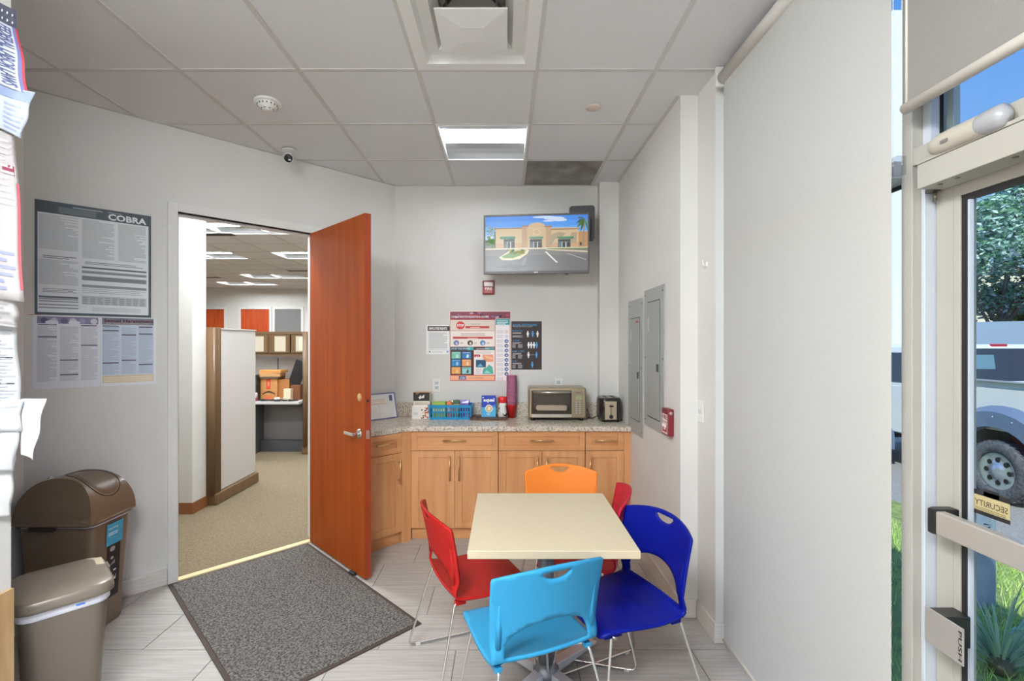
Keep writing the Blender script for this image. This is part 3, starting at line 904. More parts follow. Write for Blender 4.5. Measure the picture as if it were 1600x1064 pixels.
def shell_mesh():
    top = arc_of_z(.792); cor = arc_of_z(.757)
    def halfw(b):
        if b < .05: return .186 + .016 * (b / .05)
        if b < B_BEND: return .202 + .010 * min(1, (b - .05) / .2)
        return .212 + .013 * min(1, (b - B_BEND) / .30)
    out = []
    bs = [0] + [.012 + i * .025 for i in range(int((cor - .03) / .025))] + [cor - .012]
    right = [(halfw(b) - (.012 if b == 0 else 0), b) for b in bs]
    wt = halfw(cor)
    topc = [(wt - .002, cor - .003), (wt - .010, cor + .002)]
    for k in range(1, 16):
        t = k / 16
        x = (wt - .012) * (1 - 2 * t)
        topc.append((x, cor + .003 + (top - cor - .003) * (1 - (x / (wt - .012)) ** 2)))
    topc += [(-(wt - .010), cor + .002), (-(wt - .002), cor - .003)]
    out = right + topc + [(-a, b) for a, b in reversed(right)]
    b0, b1, hw = B_BEND + .012, arc_of_z(.590), .170
    arch = [(-hw + 2 * hw * k / 12, b0) for k in range(13)]
    arch += [(hw * cos(pi * k / 20), b0 + .014 + (b1 - b0 - .014) * sin(pi * k / 20) ** .85) for k in range(0, 21)]
    st = top - .020
    slot = [(.052, st), (-.052, st)] + [(-.058, st - .006)] + [(.052 * cos(pi + pi * k / 12), st - .008 - .024 * abs(sin(pi * k / 12))) for k in range(1, 12)] + [(.058, st - .006)]
    loops = [out, arch, slot]
    vs = []; es = []
    for lp in loops:
        o = len(vs); n = len(lp)
        vs += [Vector(p) for p in lp]; es += [(o + i, o + (i + 1) % n) for i in range(n)]
    def inside(p, lp):
        c = False; n = len(lp)
        for i in range(n):
            x1, y1 = lp[i]; x2, y2 = lp[(i + 1) % n]
            if (y1 > p[1]) != (y2 > p[1]) and p[0] < (x2 - x1) * (p[1] - y1) / (y2 - y1) + x1: c = not c
        return c
    def near(p, lp, d):
        for i in range(len(lp)):
            q = Vector(lp[i]); w = Vector(lp[(i + 1) % len(lp)])
            e = w - q; t = max(0, min(1, (Vector(p) - q).dot(e) / max(e.length_squared, 1e-12)))
            if (q + e * t - Vector(p)).length < d: return True
        return False
    g = .0165
    for i in range(-14, 15):
        for j in range(1, int(top / g) + 1):
            p = (i * g, j * g)
            if not inside(p, out) or inside(p, arch) or inside(p, slot): continue
            if near(p, out, .007) or near(p, arch, .007) or near(p, slot, .007): continue
            vs.append(Vector(p))
    r = geometry.delaunay_2d_cdt(vs, es, [], 1, 1e-6)
    V, Fc = r[0], r[2]
    mb = MB()
    fs = []
    for f in Fc:
        c = (sum(V[i].x for i in f) / len(f), sum(V[i].y for i in f) / len(f))
        if inside(c, out) and not inside(c, arch) and not inside(c, slot): fs.append(tuple(f))
    mb.add([sh_map(v.x, v.y) for v in V], fs, 0, True)
    return mb
SHELL = shell_mesh()
def make_chair(label, mname, rgb, loc, ang, group='moulded chairs around the table'):
    m = mat('chair_' + mname, rgb, rough=.42, k=1.0, bump=.05, scale=120, spec=.16)
    t = thing('stacking_chair', label, 'chair', loc, ang, group)
    o = SHELL.build('shell', m, t, solid=.010)
    for s in (-1, 1):                             # ribs behind the back, sockets under the seat
        MB().tube([sh_map(s * .188, arc_of_z(.50)), sh_map(s * .188, arc_of_z(.58)), sh_map(s * .190, arc_of_z(.665))], [.011, .011, .005], 8).build('back_rib', m, t)
        MB().box(s * .182 - .013, s * .182 + .013, -.178, -.13, .409, .428).build('leg_socket', m, t, bevel=.003)
        MB().box(s * .165 - .014, s * .165 + .014, .10, .18, .408, .430).build('leg_socket', m, t, bevel=.003)
    for s in (-1, 1):
        MB().tube([(s * .06, .14, .414), (s * .165, .14, .414), (s * .222, .215, .0075), (s * .258, -.285, .0075), (s * .184, -.180, .412), (s * .180, -.150, .415), (s * .06, -.120, .414)], .0055, 10, fillet=.035).build('sled_leg', CHROME, t)
    MB().tube([(-.19, .14, .4135), (.19, .14, .4135)], .0055, 8).build('cross_bar', CHROME, t)
    MB().tube([(-.17, -.120, .4135), (.17, -.120, .4135)], .0055, 8).build('cross_bar', CHROME, t)
    for s in (-1, 1):
        for (x, y) in ((.2275, .165), (.2535, -.235)): MB().box(s * x - .008, s * x + .008, y - .012, y + .012, 0, .010).build('floor_glide', mat('glide_clear', (190, 188, 184), rough=.4), t)
    return t
def chair_at(label, mname, rgb, base, f, **k):    # base: floor point under the foot of the back; f: facing
    f = Vector(f).normalized()
    ang = math.atan2(f.y, f.x) - pi / 2
    return make_chair(label, mname, rgb, (base[0] + f.x * .205, base[1] + f.y * .205, .0), ang, **k)
chair_at('sky blue moulded chair in front of the table, seen from behind', 'sky', (54, 146, 190), (.160, 1.715), (-.39, .92))
chair_at('bright red moulded chair at the left side of the table next to the doormat', 'red', (172, 32, 28), (-.315, 2.262), (.913, .408))
chair_at('dark royal blue moulded chair at the right side of the table', 'royal', (7, 20, 126), (.680, 2.165), (-.93, -.37))
chair_at('orange moulded chair at the far side of the table before the cabinets', 'orange', (236, 134, 54), (.350, 2.985), (0, -1))
chair_at('crimson moulded chair mostly hidden behind the dark blue one', 'crimson', (184, 36, 58), (.602, 2.54), (-.98, .20))

# ---------------------------------------------------------------- table
tb = thing('dining_table', 'square cream laminate table on a grey pedestal with a steel cross foot', 'table', (.193, 2.225, 0))
CREAM = mat('cream_laminate', (203, 187, 158), rough=.35, k=1.0, spec=.35)
MB().box(-.336, .336, -.358, .358, .718, .75).build('table_top', [CREAM], tb, bevel=.002)
MB().box(-.3365, .3365, -.3585, .3585, .721, .747).build('edge_band', mat('cream_edge', (200, 183, 155), rough=.4, k=1.0), tb)
MB().cyl((0, 0, .05), .036, .64, 28).build('pedestal', mat('pedestal_grey', (122, 124, 130), rough=.35, metal=.5), tb)
pl_ = MB().box(-.16, .16, -.16, .16, .700, .7175); pl_.cyl((0, 0, .66), .05, .042, 20); pl_.build('top_plate', mat('pedestal_grey'), tb)
MB().lathe([(.06, .0), (.06, .045), (.045, .06), (.037, .075)], (0, 0, .012), 24).build('hub', mat('pedestal_grey'), tb)
FOOT = mat('foot_silver', (204, 206, 212), rough=.4, metal=.35)
for k in range(4):
    T = Matrix.Rotation(R(45 + 90 * k), 4, 'Z')
    MB(T).prism([(.04, .015), (.36, .012), (.375, .014), (.375, .026), (.05, .060), (.04, .060)], -.026, .026, axis='y').build('foot', FOOT, tb, bevel=.004)
    MB(T).cyl((.355, 0, 0), .016, .0125, 12).build('leveller', BLACK, tb)

# ---------------------------------------------------------------- base cabinets and counter
HANDLE = mat('brass_handle', (206, 170, 120), rough=.3, metal=.85)
def cab_T(x, y, rz): return Matrix.Translation((x, y, 0)) @ Matrix.Rotation(rz, 4, 'Z')
def shaker(x0, x1, z0, z1, name, par, horizontal=False, st=.058):
    g = .0015; x0 += g; x1 -= g; z0 += g; z1 -= g
    mb = MB()
    for a in ((x0, x0 + st, z0, z1), (x1 - st, x1, z0, z1)): mb.box(a[0], a[1], -.020, -.001, a[2], a[3])
    for a in ((x0 + st, x1 - st, z0, z0 + st * .9), (x0 + st, x1 - st, z1 - st * .9, z1)): mb.box(a[0], a[1], -.020, -.001, a[2], a[3])
    mb.box(x0 + st, x1 - st, -.011, -.001, z0 + st * .9, z1 - st * .9)
    return mb.build(name, MAPLEH if horizontal else MAPLE, par, bevel=.0012, seg=1)
def pull(x, z, ln, vert, par):
    mb = MB()
    if vert:
        mb.tube([(x, -.048, z - ln / 2), (x, -.048, z + ln / 2)], .0055, 10)
        for s in (-1, 1): mb.tube([(x, -.020, z + s * ln * .36), (x, -.048, z + s * ln * .36)], .0045, 8)
    else:
        mb.tube([(x - ln / 2, -.048, z), (x + ln / 2, -.048, z)], .0055, 10)
        for s in (-1, 1): mb.tube([(x + s * ln * .36, -.020, z), (x + s * ln * .36, -.048, z)], .0045, 8)
    return mb.build('handle', HANDLE, par)
CZ0, CZ1, CDR = .094, .862, .706
def cabinet(label, T, x0, x1, depth, doors, hside=None):
    t = thing('base_cabinet', label, 'cabinet', T.translation, T.to_euler().z, 'maple base cabinets')
    MB().box(x0 + .0005, x1 - .0005, 0, depth, CZ0, CZ1).build('body', MAPLE, t)
    MB().box(x0 + .0005, x1 - .0005, .012, .03, 0.0008, CZ0).build('toe_kick', MAPLEH, t)
    d = shaker(x0, x1, CDR + .001, CZ1 - .002, 'drawer', t, True, .046)
    pull((x0 + x1) / 2, (CDR + CZ1) / 2 + .006, .185 if x1 - x0 > .5 else .165, False, d)
    if doors == 2:
        m = (x0 + x1) / 2
        pull(m - .036, CDR - .135, .19, True, shaker(x0, m, CZ0, CDR, 'door', t))
        pull(m + .036, CDR - .135, .19, True, shaker(m, x1, CZ0, CDR, 'door', t))
    else:
        hx = x1 - .034 if hside == 'r' else x0 + .034
        pull(hx, CDR - .135, .19, True, shaker(x0, x1, CZ0, CDR, 'door', t))
    return t
TC = cab_T(0, 3.81, 0)
cabinet('wide two-door maple cabinet nearest the wooden door, under the blue basket', TC, -.736, -.048, .47, 2)
cabinet('wide two-door maple cabinet under the toaster oven, behind the orange chair', TC, -.046, .638, .47, 2)
cabinet('narrow single-door maple cabinet at the right end under the toaster', TC, .640, .945, .38, 1, 'l')
tag(MB().box(.946, .999, 3.795, 4.19, .0008, CZ1).build('filler_panel', MAPLE), 'narrow maple filler strip between the last cabinet and the right wall', 'panel')
# angled run along the angled wall: local x grows towards the corner
CC = Vector((-.738, 3.81, 0))
TA = Matrix.Translation(CC) @ Matrix.Rotation(R(45), 4, 'Z')
tag(MB(TA).box(-.096, -.012, -.016, .10, .0008, CZ1).build('filler_panel', MAPLE), 'maple corner strip between the angled cabinet and the first wide one', 'panel')
cabinet('angled single-door maple cabinet half hidden behind the wooden door', TA, -.405, -.098, .44, 1, 'r')
co = C0[0]
fy = 3.765
tn = math.tan(R(22.5))
dpt = YB - fy
cf = Vector((co + dpt * tn, fy))                  # inner front corner of the top
dirn = Vector((-.70711, -.70711))
nrm = Vector((.70711, -.70711))
LEN = .685
pw = Vector((co, YB)) + dirn * LEN
pf = pw + nrm * dpt
ct = thing('counter_top', 'speckled granite counter top over the maple cabinets', 'counter', (0, 0, 0))
gap = .001
poly = [(XR - gap, fy), (cf.x, cf.y), (pf.x, pf.y), (pw.x + .001, pw.y - .001), (co + gap, YB - gap), (.832, YB - gap), (.832, 4.199), (XR - gap, 4.199)]
MB().prism(poly, CZ1 + .0005, .900).build('worktop', GRANITE, ct, bevel=.003)
MB().box(co + .02, .831, YB - .021, YB - .001, .9005, 1.025).build('backsplash', GRANITE, ct, bevel=.002)
MB(T45).box(-LEN + .01, -.012, -.021, -.001, .9005, 1.025).build('backsplash', GRANITE, ct, bevel=.002)
MB().box(.833, XR - .002, 4.179, 4.199, .9005, 1.025).build('backsplash', GRANITE, ct, bevel=.002)

# ---------------------------------------------------------------- things on the counter
CT = .9003
def onc(px, py):                                  # a point on the counter top seen at pixel
    Y = (CAMZ - CT) * F / (py - 535)
    return Vector(((px - 788) / F * Y, Y, CT))
# framed sheet leaning on the angled wall
fb = thing('framed_board', 'small white board in a blue frame leaning at the counter corner', 'board')
fb.matrix_world = T45 @ Matrix.Translation((-.175, -.085, CT + .0015)) @ Matrix.Rotation(R(-14), 4, 'X')
BW, BH = .31, .225
m_ = MB(); t_ = .009
m_.box(-BW / 2, BW / 2, 0, .012, 0, t_).box(-BW / 2, BW / 2, 0, .012, BH - t_, BH).box(-BW / 2, -BW / 2 + t_, 0, .012, t_, BH - t_).box(BW / 2 - t_, BW / 2, 0, .012, t_, BH - t_)
m_.build('frame', P(122, 126, 168), fb, bevel=.001)
MB().box(-BW / 2 + t_, BW / 2 - t_, .005, .011, t_, BH - t_).build('board', P(236, 236, 238), fb)
a = Art(lambda u, v: (-BW / 2 + .03 + u * (BW - .05), .015 + v * (BH - .04)), base=-.005)
a.rect(0, 0, .88, .94, P(240, 236, 230), 0)
for k in range(3): a.lines(.16, .66 + k * .09, .70, .70 + k * .09, 1, P(226, 140, 110), 1)
a.rect(.14, .62, .78, .632, P(220, 110, 80), 1); a.rect(.43, 0.02, .437, .62, P(200, 130, 110), 1)
a.lines(.06, .1, .36, .5, 5, P(236, 210, 200), 1, fill=.2); a.build('paper_sheet', fb)
MB().box(BW / 2 - .062, BW / 2 - .036, -.004, .004, BH - .072, BH - .022).build('clip', P(92, 106, 136), fb, bevel=.002)
MB().box(-BW / 2 + .012, -BW / 2 + .036, -.004, .004, BH - .062, BH - .022).build('clip', P(120, 130, 130), fb, bevel=.002)
# two boxes of coffee stacked at the back
def carton(name, label, c, w_, d_, h_, rz, m, cat='box', group=None, z=CT):
    t = thing(name, label, cat, (c[0], c[1], z), rz, group)
    MB().box(-w_ / 2, w_ / 2, -d_ / 2, d_ / 2, 0, h_).build('carton', m, t, bevel=.0012, seg=1)
    return t
c_ = onc(656.5, 655)
b1 = carton('tea_box', 'white lower carton with orange and red dots left of the blue basket', (c_.x, c_.y + .055), .150, .10, .112, R(3), P(232, 226, 222))
a = Art(lambda u, v: (-.075 + .150 * u, .112 * v), base=.05)
rr = random.Random(3)
for k in range(30):
    a.disc(rr.uniform(.55, .96), rr.uniform(.06, .86), .045, .06, rr.choice([P(222, 96, 56), P(196, 60, 46), P(232, 168, 80), P(120, 70, 60), P(240, 200, 150)]), k % 4, 8)
a.lines(.10, .35, .36, .55, 3, P(180, 176, 190), 1); a.build('carton_print', b1)
b2_ = carton('coffee_box', 'black and white upper carton stacked on the dotted one', (c_.x + .008, c_.y + .06), .140, .09, .118, R(1), P(226, 218, 206), z=CT + .1123)
a = Art(lambda u, v: (-.070 + .140 * u, .118 * v), base=.045)
a.rect(.0, .36, 1, .98, P(46, 40, 38), 0); a.poly([(.30, .62), (.46, .78), (.55, .60), (.40, .48)], P(214, 204, 190), 1); a.poly([(.52, .70), (.68, .82), (.66, .56)], P(236, 230, 222), 2)
a.poly([(.10, .98), (.42, .98), (.22, .80)], P(120, 100, 84), 1); a.poly([(.34, .56), (.42, .80), (.46, .56)], P(240, 236, 228), 3); a.poly([(.50, .58), (.58, .74), (.62, .56)], P(240, 236, 228), 3); a.lines(.1, .1, .9, .3, 2, P(170, 150, 130), 1); a.build('carton_print', b2_)
MB().box(-.0702, .0702, -.0452, .0452, .113, .1185).build('carton_lid', P(206, 170, 120), b2_)
# blue plastic basket and what is in it
c_ = onc(703, 656)
bx = thing('plastic_basket', 'bright blue slotted plastic basket full of drink supplies', 'basket', (c_.x, c_.y + .095, CT))
BLUEP = mat('basket_blue', (20, 146, 204), rough=.4, k=1.0)
BWd, BDp, BHt = .375, .18, .125
bsk = MB()
bsk.box(-BWd / 2 + .012, BWd / 2 - .012, -BDp / 2 + .012, BDp / 2 - .012, 0, .004)
def bwall(T, ln):
    q = MB(T)
    zr = [0, .018, .062, .070, .104, BHt]
    for (z0, z1) in ((0, .020), (.058, .070), (.102, BHt)): q.box(-ln / 2, ln / 2, -.0015, .0015, z0, z1)
    n = int(ln / .022)
    for k in range(n + 1):
        x = -ln / 2 + .004 + (ln - .008) * k / n; q.box(x - .004, x + .004, -.0015, .0015, .020, .102)
    q.box(-ln / 2 - .003, ln / 2 + .003, -.006, .004, BHt - .006, BHt)
    o_ = len(bsk.v); bsk.v += q.v; bsk.f += [[i + o_ for i in f] for f in q.f]; bsk.m += q.m; bsk.s += q.s
for k, (ln, dd) in enumerate(((BWd, BDp), (BDp, BWd), (BWd, BDp), (BDp, BWd))):
    tilt = Matrix.Rotation(R(6), 4, 'X')
    bwall(Matrix.Rotation(R(90 * k), 4, 'Z') @ Matrix.Translation((0, -dd / 2 + .012, .0005)) @ tilt, ln - .022)
bsk.build('basket_body', BLUEP, bx)
bc = Vector((c_.x, c_.y + .095, CT + .0052))
t1 = carton('tea_packet', 'green and yellow flat carton lying in the left of the blue basket', (bc.x - .10, bc.y - .01), .115, .10, .138, 0, P(150, 176, 70), 'packet', z=bc.z)
MB().box(-.058, .058, -.051, .051, .06, .085).build('band', P(232, 226, 150), t1)
for (dx_, rgb, lab, nm) in ((-.015, (216, 122, 70), 'orange sweetener packet in the middle of the blue basket', 'sweetener_packet'),):
    t2 = thing(nm, lab, 'packet', (bc.x + dx_, bc.y, bc.z))
    MB().loft([[(p[0], p[1], z) for p in rrect(w_, .05, .012)] for (w_, z) in ((.03, 0), (.05, .02), (.052, .12), (.03, .142))]).build('packet_body', P(*rgb), t2)
    MB().box(-.018, .018, -.0275, -.0252, .05, .09).build('label', P(240, 230, 220), t2)
t3 = thing('creamer_pot', 'round pot with a dark green lid in the blue basket', 'pot', (bc.x + .045, bc.y + .01, bc.z))
MB().lathe([(.024, 0), (.030, .120)], seg=20).build('pot_body', P(200, 180, 140), t3)
MB().lathe([(.032, .12), (.032, .145), (.026, .151), (0, .152)], seg=20, cap=False).build('lid', P(70, 96, 70), t3)
t4 = thing('snack_bag', 'crumpled purple foil bag at the right end of the blue basket', 'bag', (bc.x + .122, bc.y, bc.z))
rg = []
rr = random.Random(5)
for k in range(9):
    z = .005 + .148 * k / 8; w_ = .095 * (1 - .25 * abs(k / 8 - .4)); d_ = .10 * (1 - .8 * (k / 8) ** 2) + .008
    rg.append([(x * (1 + rr.uniform(-.06, .06)), y * (1 + rr.uniform(-.12, .12)), z + rr.uniform(-.004, .004)) for x, y in rrect(w_, d_, min(d_, w_) * .35)])
MB().loft(rg, smooth=False).build('bag_body', mat('purple_foil', (98, 82, 150), rough=.25, metal=.35, rgb2=(170, 160, 200), scale=14, lo=.45, hi=.7), t4)
t5 = thing('foil_packet', 'silver foil packet behind the purple bag in the blue basket', 'packet', (bc.x + .01, bc.y + .052, bc.z))
MB().loft([[(p[0], p[1], z) for p in rrect(w_, .018, .006)] for (w_, z) in ((.06, 0), (.062, .02), (.062, .13), (.055, .145))]).build('packet_body', STEEL, t5)
# brown slatted tray, sweetener carton, creamer bottle
c_ = onc(763, 657)
ty = thing('wooden_tray', 'dark brown shallow tray under the blue sweetener carton', 'tray', (c_.x, c_.y + .085, CT))
WICK = mat('tray_brown', (112, 80, 62), rough=.6, rgb2=(84, 58, 44), scale=30)
MB().box(-.15, .15, -.075, .085, .0, .006).build('tray_base', WICK, ty)
for s in (-1, 1): MB().prism([(s * .145, .002), (s * .165, .022), (s * .158, .024), (s * .138, .006)], -.085, .075, axis='y').build('rim', WICK, ty)
for (y0, y1, h_) in ((-.085, -.075, .010), (.080, .088, .024)): MB().box(-.14, .14, y0, y1, 0.001, h_).build('rim', WICK, ty)
for k in range(9): MB().box(-.133 + k * .031, -.108 + k * .031, -.074, .079, .0062, .010).build('slat', WICK, ty)
c_ = onc(764.5, 648)
eq = carton('sweetener_box', 'blue sweetener carton standing on the brown tray', (c_.x, 4.22), .125, .055, .182, R(2), P(38, 62, 170), z=CT + .0102)
a = Art(lambda u, v: (-.0625 + .125 * u, .182 * v), base=.0275)
a.rect(.0, 0, 1, .46, P(82, 176, 222), 0); a.poly([(0, .46), (1, .46), (1, .62), (.6, .50)], P(60, 120, 205), 0)
a.text('equal', .12, .68, .90, .90, P(244, 244, 248), 2, bold=.05); a.disc(.52, .40, .27, .19, P(214, 232, 240), 1, 24); a.disc(.52, .40, .21, .15, P(226, 176, 110), 2, 24); a.disc(.52, .40, .13, .09, P(240, 214, 170), 3, 20); a.poly([(.46, .33), (.56, .33), (.62, .47), (.52, .50)], P(250, 240, 226), 4)
a.lines(.36, .08, .66, .18, 2, P(230, 240, 246), 1); a.rect(.06, .90, .16, .95, P(230, 236, 246), 1); a.build('carton_print', eq)
c_ = onc(783, 648)
cb = thing('creamer_bottle', 'white bottle with black patches and a red cap beside the blue carton', 'bottle', (c_.x + .012, 4.215, CT + .0102))
cowm = mat('cow_patch', (236, 234, 230), rough=.35, k=1.0, rgb2=(36, 32, 32), scale=26, detail=1, lo=.60, hi=.62)
MB().lathe([(.0, 0), (.036, 0), (.039, .008), (.039, .045), (.034, .068), (.037, .09), (.038, .112), (.033, .124)], seg=24, cap=False).build('bottle_body', cowm, cb)
MB().lathe([(.036, .122), (.038, .126), (.038, .168), (.034, .174), (0, .175)], seg=24, cap=False).build('cap', P(204, 40, 40, .35), cb)
# the tall stack of plastic cups
c_ = onc(799, 650)
cupx, cupy = at(799.5, 640, 4.225).x, 4.225
cups0 = None
CUPR = mat('cup_red', (216, 40, 48), rough=.35, k=1.0)
CUPM = mat('cup_mauve', (190, 122, 154), rough=.4, k=1.0)
def cup_mb():
    return MB().lathe([(.0, .001), (.030, .001), (.031, 0), (.0445, .112), (.0475, .1135), (.0475, .1165), (.0445, .1165), (.043, .114), (.0295, .003), (0, .003)], seg=24, cap=False)
cu = cup_mb().build('plastic_cup', CUPR); cu.location = (cupx, cupy, CT)
tag(cu, 'bottom red plastic cup carrying the tall mauve stack', 'cup')
mv = None
for k in range(18):
    if mv is None:
        mv = cup_mb().build('plastic_cup', CUPM); o = mv
    else: o = instance(mv)
    o.location = (cupx + rr.uniform(-.0006, .0006), cupy, CT + .024 + .0136 * k)
    tag(o, '%s mauve cup up the tall nested stack on the red cup' % ('first second third fourth fifth sixth seventh eighth ninth tenth eleventh twelfth thirteenth fourteenth fifteenth sixteenth seventeenth topmost'.split()[k]), 'cup', 'nested mauve cups')
# toaster oven
c_ = onc(871.5, 657.5)
ov = thing('toaster_oven', 'wide stainless toaster oven with a glass door', 'oven', (c_.x, c_.y + .165, CT), R(-1))
OW, OD, OH = .485, .33, .255
MB().box(-OW / 2, OW / 2, -OD / 2, OD / 2, .022, .022 + OH).build('housing', mat('oven_steel', (164, 150, 124), rough=.3, metal=.9), ov, bevel=.012)
for (sx, sy) in ((-1, -1), (1, -1), (-1, 1), (1, 1)): MB().cyl((sx * .205, sy * .13, 0), .016, .023, 12).build('rubber_foot', BLACK, ov)
fy_ = -OD / 2
DX0, DX1, DZa, DZb = -OW / 2 + .024, .118, .060, .255
dr = MB(); tt = .016
dr.box(DX0, DX1, fy_ - .016, fy_ - .001, DZa, DZa + .028).box(DX0, DX1, fy_ - .016, fy_ - .001, DZb - .022, DZb).box(DX0, DX0 + tt, fy_ - .016, fy_ - .001, DZa + .028, DZb - .022).box(DX1 - tt, DX1, fy_ - .016, fy_ - .001, DZa + .028, DZb - .022)
drr = dr.build('oven_door', mat('oven_frame', (60, 54, 48), rough=.3, metal=.6), ov, bevel=.002)
MB().box(DX0 + tt, DX1 - tt, fy_ - .010, fy_ - .007, DZa + .028, DZb - .022).build('door_glass', mat('dark_glass', (70, 58, 48), rough=.10, metal=.6, coat=.6), drr)
MB().box(DX0 + .01, DX1 - .01, fy_ - .006, fy_ - .001, DZa + .020, DZb - .02).build('oven_cavity', mat('cavity_dark', (46, 40, 34), rough=.3, metal=.5), ov)
h_ = MB(); h_.tube([(DX0 + .01, fy_ - .046, DZb - .012), (DX1 - .01, fy_ - .046, DZb - .012)], .0095, 12)
for x in (DX0 + .03, DX1 - .03): h_.tube([(x, fy_ - .016, DZb - .012), (x, fy_ - .046, DZb - .012)], .007, 8)
h_.build('handle', STEEL, drr)
pan = MB(); pan.loft([[(p[0], fy_ - .0125 - (.0015 if z in (1,) else 0), p[1]) for p in rrect(w_, hh_, .018, cx=(DX0 + DX1) / 2, cy=.112)] for (w_, hh_, z) in ((.265, .052, 0),)] + [[(p[0], fy_ - .0165, p[1]) for p in rrect(.255, .044, .016, cx=(DX0 + DX1) / 2, cy=.112)]])
pan.build('crumb_tray', mat('pan_steel', (170, 158, 140), rough=.3, metal=.8), drr)
MB().box(DX0, DX1, fy_ - .010, fy_ - .001, .030, .056).build('front_rail', STEEL, ov, bevel=.002)
a = Art(lambda u, v: (.124 + u * .098, .04 + v * .215), base=OD / 2 + .0005)
a.rect(.04, .02, .96, .98, mat('panel_bronze', (142, 130, 110), rough=.35, metal=.6), 0); a.rect(.30, .64, .80, .82, P(150, 156, 108), 1); a.rect(.36, .90, .72, .93, P(60, 56, 52), 1)
for r_ in range(6):
    for q_ in range(3): a.rect(.18 + q_ * .24, .08 + r_ * .085, .34 + q_ * .24, .125 + r_ * .085, P(120, 110, 98), 1)
a.build('control_panel', ov)
ky = MB()
for r_ in range(6): ky.box(.150, .168, fy_ - .004, fy_ - .001, .062 + r_ * .0185, .070 + r_ * .0185).box(.180, .198, fy_ - .004, fy_ - .001, .062 + r_ * .0185, .070 + r_ * .0185)
ky.build('key', STEEL, ov)
# toaster
c_ = onc(955.5, 660)
to = thing('toaster', 'black two-slot toaster with a steel front by the right wall', 'toaster', (c_.x, c_.y + .115, CT), R(2))
TW, TDp, THt = .170, .215, .200
MB().loft([[(p[0], p[1], z) for p in rrect(TW * k1, TDp * k1, .035)] for (k1, z) in ((.94, .010), (1, .022), (1, THt - .035), (.97, THt - .012), (.88, THt))]).build('housing', mat('toaster_black', (34, 28, 26), rough=.25, coat=.4), to)
for (sx, sy) in ((-1, -1), (1, -1), (-1, 1), (1, 1)): MB().cyl((sx * .06, sy * .08, 0), .012, .0115, 10).build('rubber_foot', BLACK, to)
MB().box(-.056, .040, -TDp / 2 - .003, -TDp / 2 + .001, .022, .172).build('front_panel', mat('toaster_steel', (196, 182, 158), rough=.4, metal=.7), to, bevel=.001)
MB().box(-.009, -.004, -TDp / 2 - .0045, -TDp / 2 - .003, .050, .150).build('lever_slot', BLACK, to)
lv = MB(); lv.box(-.024, .011, -TDp / 2 - .022, -TDp / 2 - .005, .128, .140); lv.build('lever', BLACKP, to, bevel=.003)
MB().lathe([(.013, -.014), (.016, -.010), (.016, 0)], (-.0065, -TDp / 2 - .003, .046), 18, 0, 'y').build('dial', BLACKP, to)
sl_ = MB()
for s in (-1, 1): sl_.box(s * .032 - .017, s * .032 + .017, -.075, .075, THt - .004, THt + .0012)
sl_.build('bread_slot', mat('slot_steel', (140, 128, 112), rough=.4, metal=.7), to)
sl_ = MB()
for s in (-1, 1): sl_.box(s * .032 - .012, s * .032 + .012, -.07, .07, THt + .0012, THt + .0016)
sl_.build('slot_opening', BLACK, to)
tag(MB().tube([at(917, 638, 4.24), at(922, 650, 4.20) + Vector((0, 0, -.01)), (.715, 4.16, CT + .006), (.77, 4.15, CT + .006), (.80, 4.13, CT + .03)], .0035, 8, fillet=.05).build('power_cord', BLACK), 'thin black cord between the toaster oven and the toaster', 'cord')

# ---------------------------------------------------------------- back wall: television, posters, strobe, sockets
def wallart(name, label, cat, px0, py0, px1, py1, thick=.0012, margin=0.0, group=None, frame=P(236, 234, 232)):
    p0 = at(px0, py1, YB); p1 = at(px1, py0, YB)
    t = thing(name, label, cat, (p0.x, YB - thick, p0.z), 0, group)
    w_, h_ = p1.x - p0.x, p1.z - p0.z
    MB().box(0, w_, 0, thick - .0002, 0, h_).build('sheet', frame, t)
    return t, w_, h_
# television
tvc = at(837.5, 381, 3.97)
tv = thing('television', 'flat television on a swing arm high on the back wall showing a tan shop building', 'television', (tvc.x, 3.97, tvc.z), R(-5.5))
VW, VH = .872, .492
MB().box(-VW / 2, VW / 2, 0, .035, -VH / 2, VH / 2).box(-.28, .28, .035, .065, -.18, .15).build('cabinet_back', BLACKP, tv, bevel=.003)
bz = MB(); e = .014
bz.box(-VW / 2, VW / 2, -.006, 0, -VH / 2, -VH / 2 + .022).box(-VW / 2, VW / 2, -.006, 0, VH / 2 - e, VH / 2).box(-VW / 2, -VW / 2 + e, -.006, 0, -VH / 2 + .022, VH / 2 - e).box(VW / 2 - e, VW / 2, -.006, 0, -VH / 2 + .022, VH / 2 - e)
bz.build('bezel', mat('bezel_grey', (72, 66, 66), rough=.4), tv)
def tvf(x, y):                                     # picture coordinates of the screen, 75..1440 by 90..860 from the top
    return (-VW / 2 + e + (x - 75) / 1365 * (VW - 2 * e), VH / 2 - e - (y - 90) / 770 * (VH - e - .022))
a = Art(tvf, step=.0002)
rc = lambda x0, y0, x1, y1, m, l: a.rect(x0, y1, x1, y0, m, l)
rc(75, 90, 1440, 860, S(110, 108, 110), 0)
for k, c in enumerate(((62, 138, 232), (74, 150, 236), (92, 166, 240), (120, 184, 242))): rc(75, 90 + k * 70, 1440, 165 + k * 70, S(*c), 1)
rc(75, 360, 1440, 420, S(160, 200, 240), 1)
for (x, y, rx, ry) in ((860, 110, 150, 16), (1000, 130, 140, 24), (1080, 155, 90, 20), (930, 165, 80, 12), (130, 380, 50, 30)): a.disc(x, y, rx, ry, S(206, 220, 244), 2)
rr = random.Random(11)
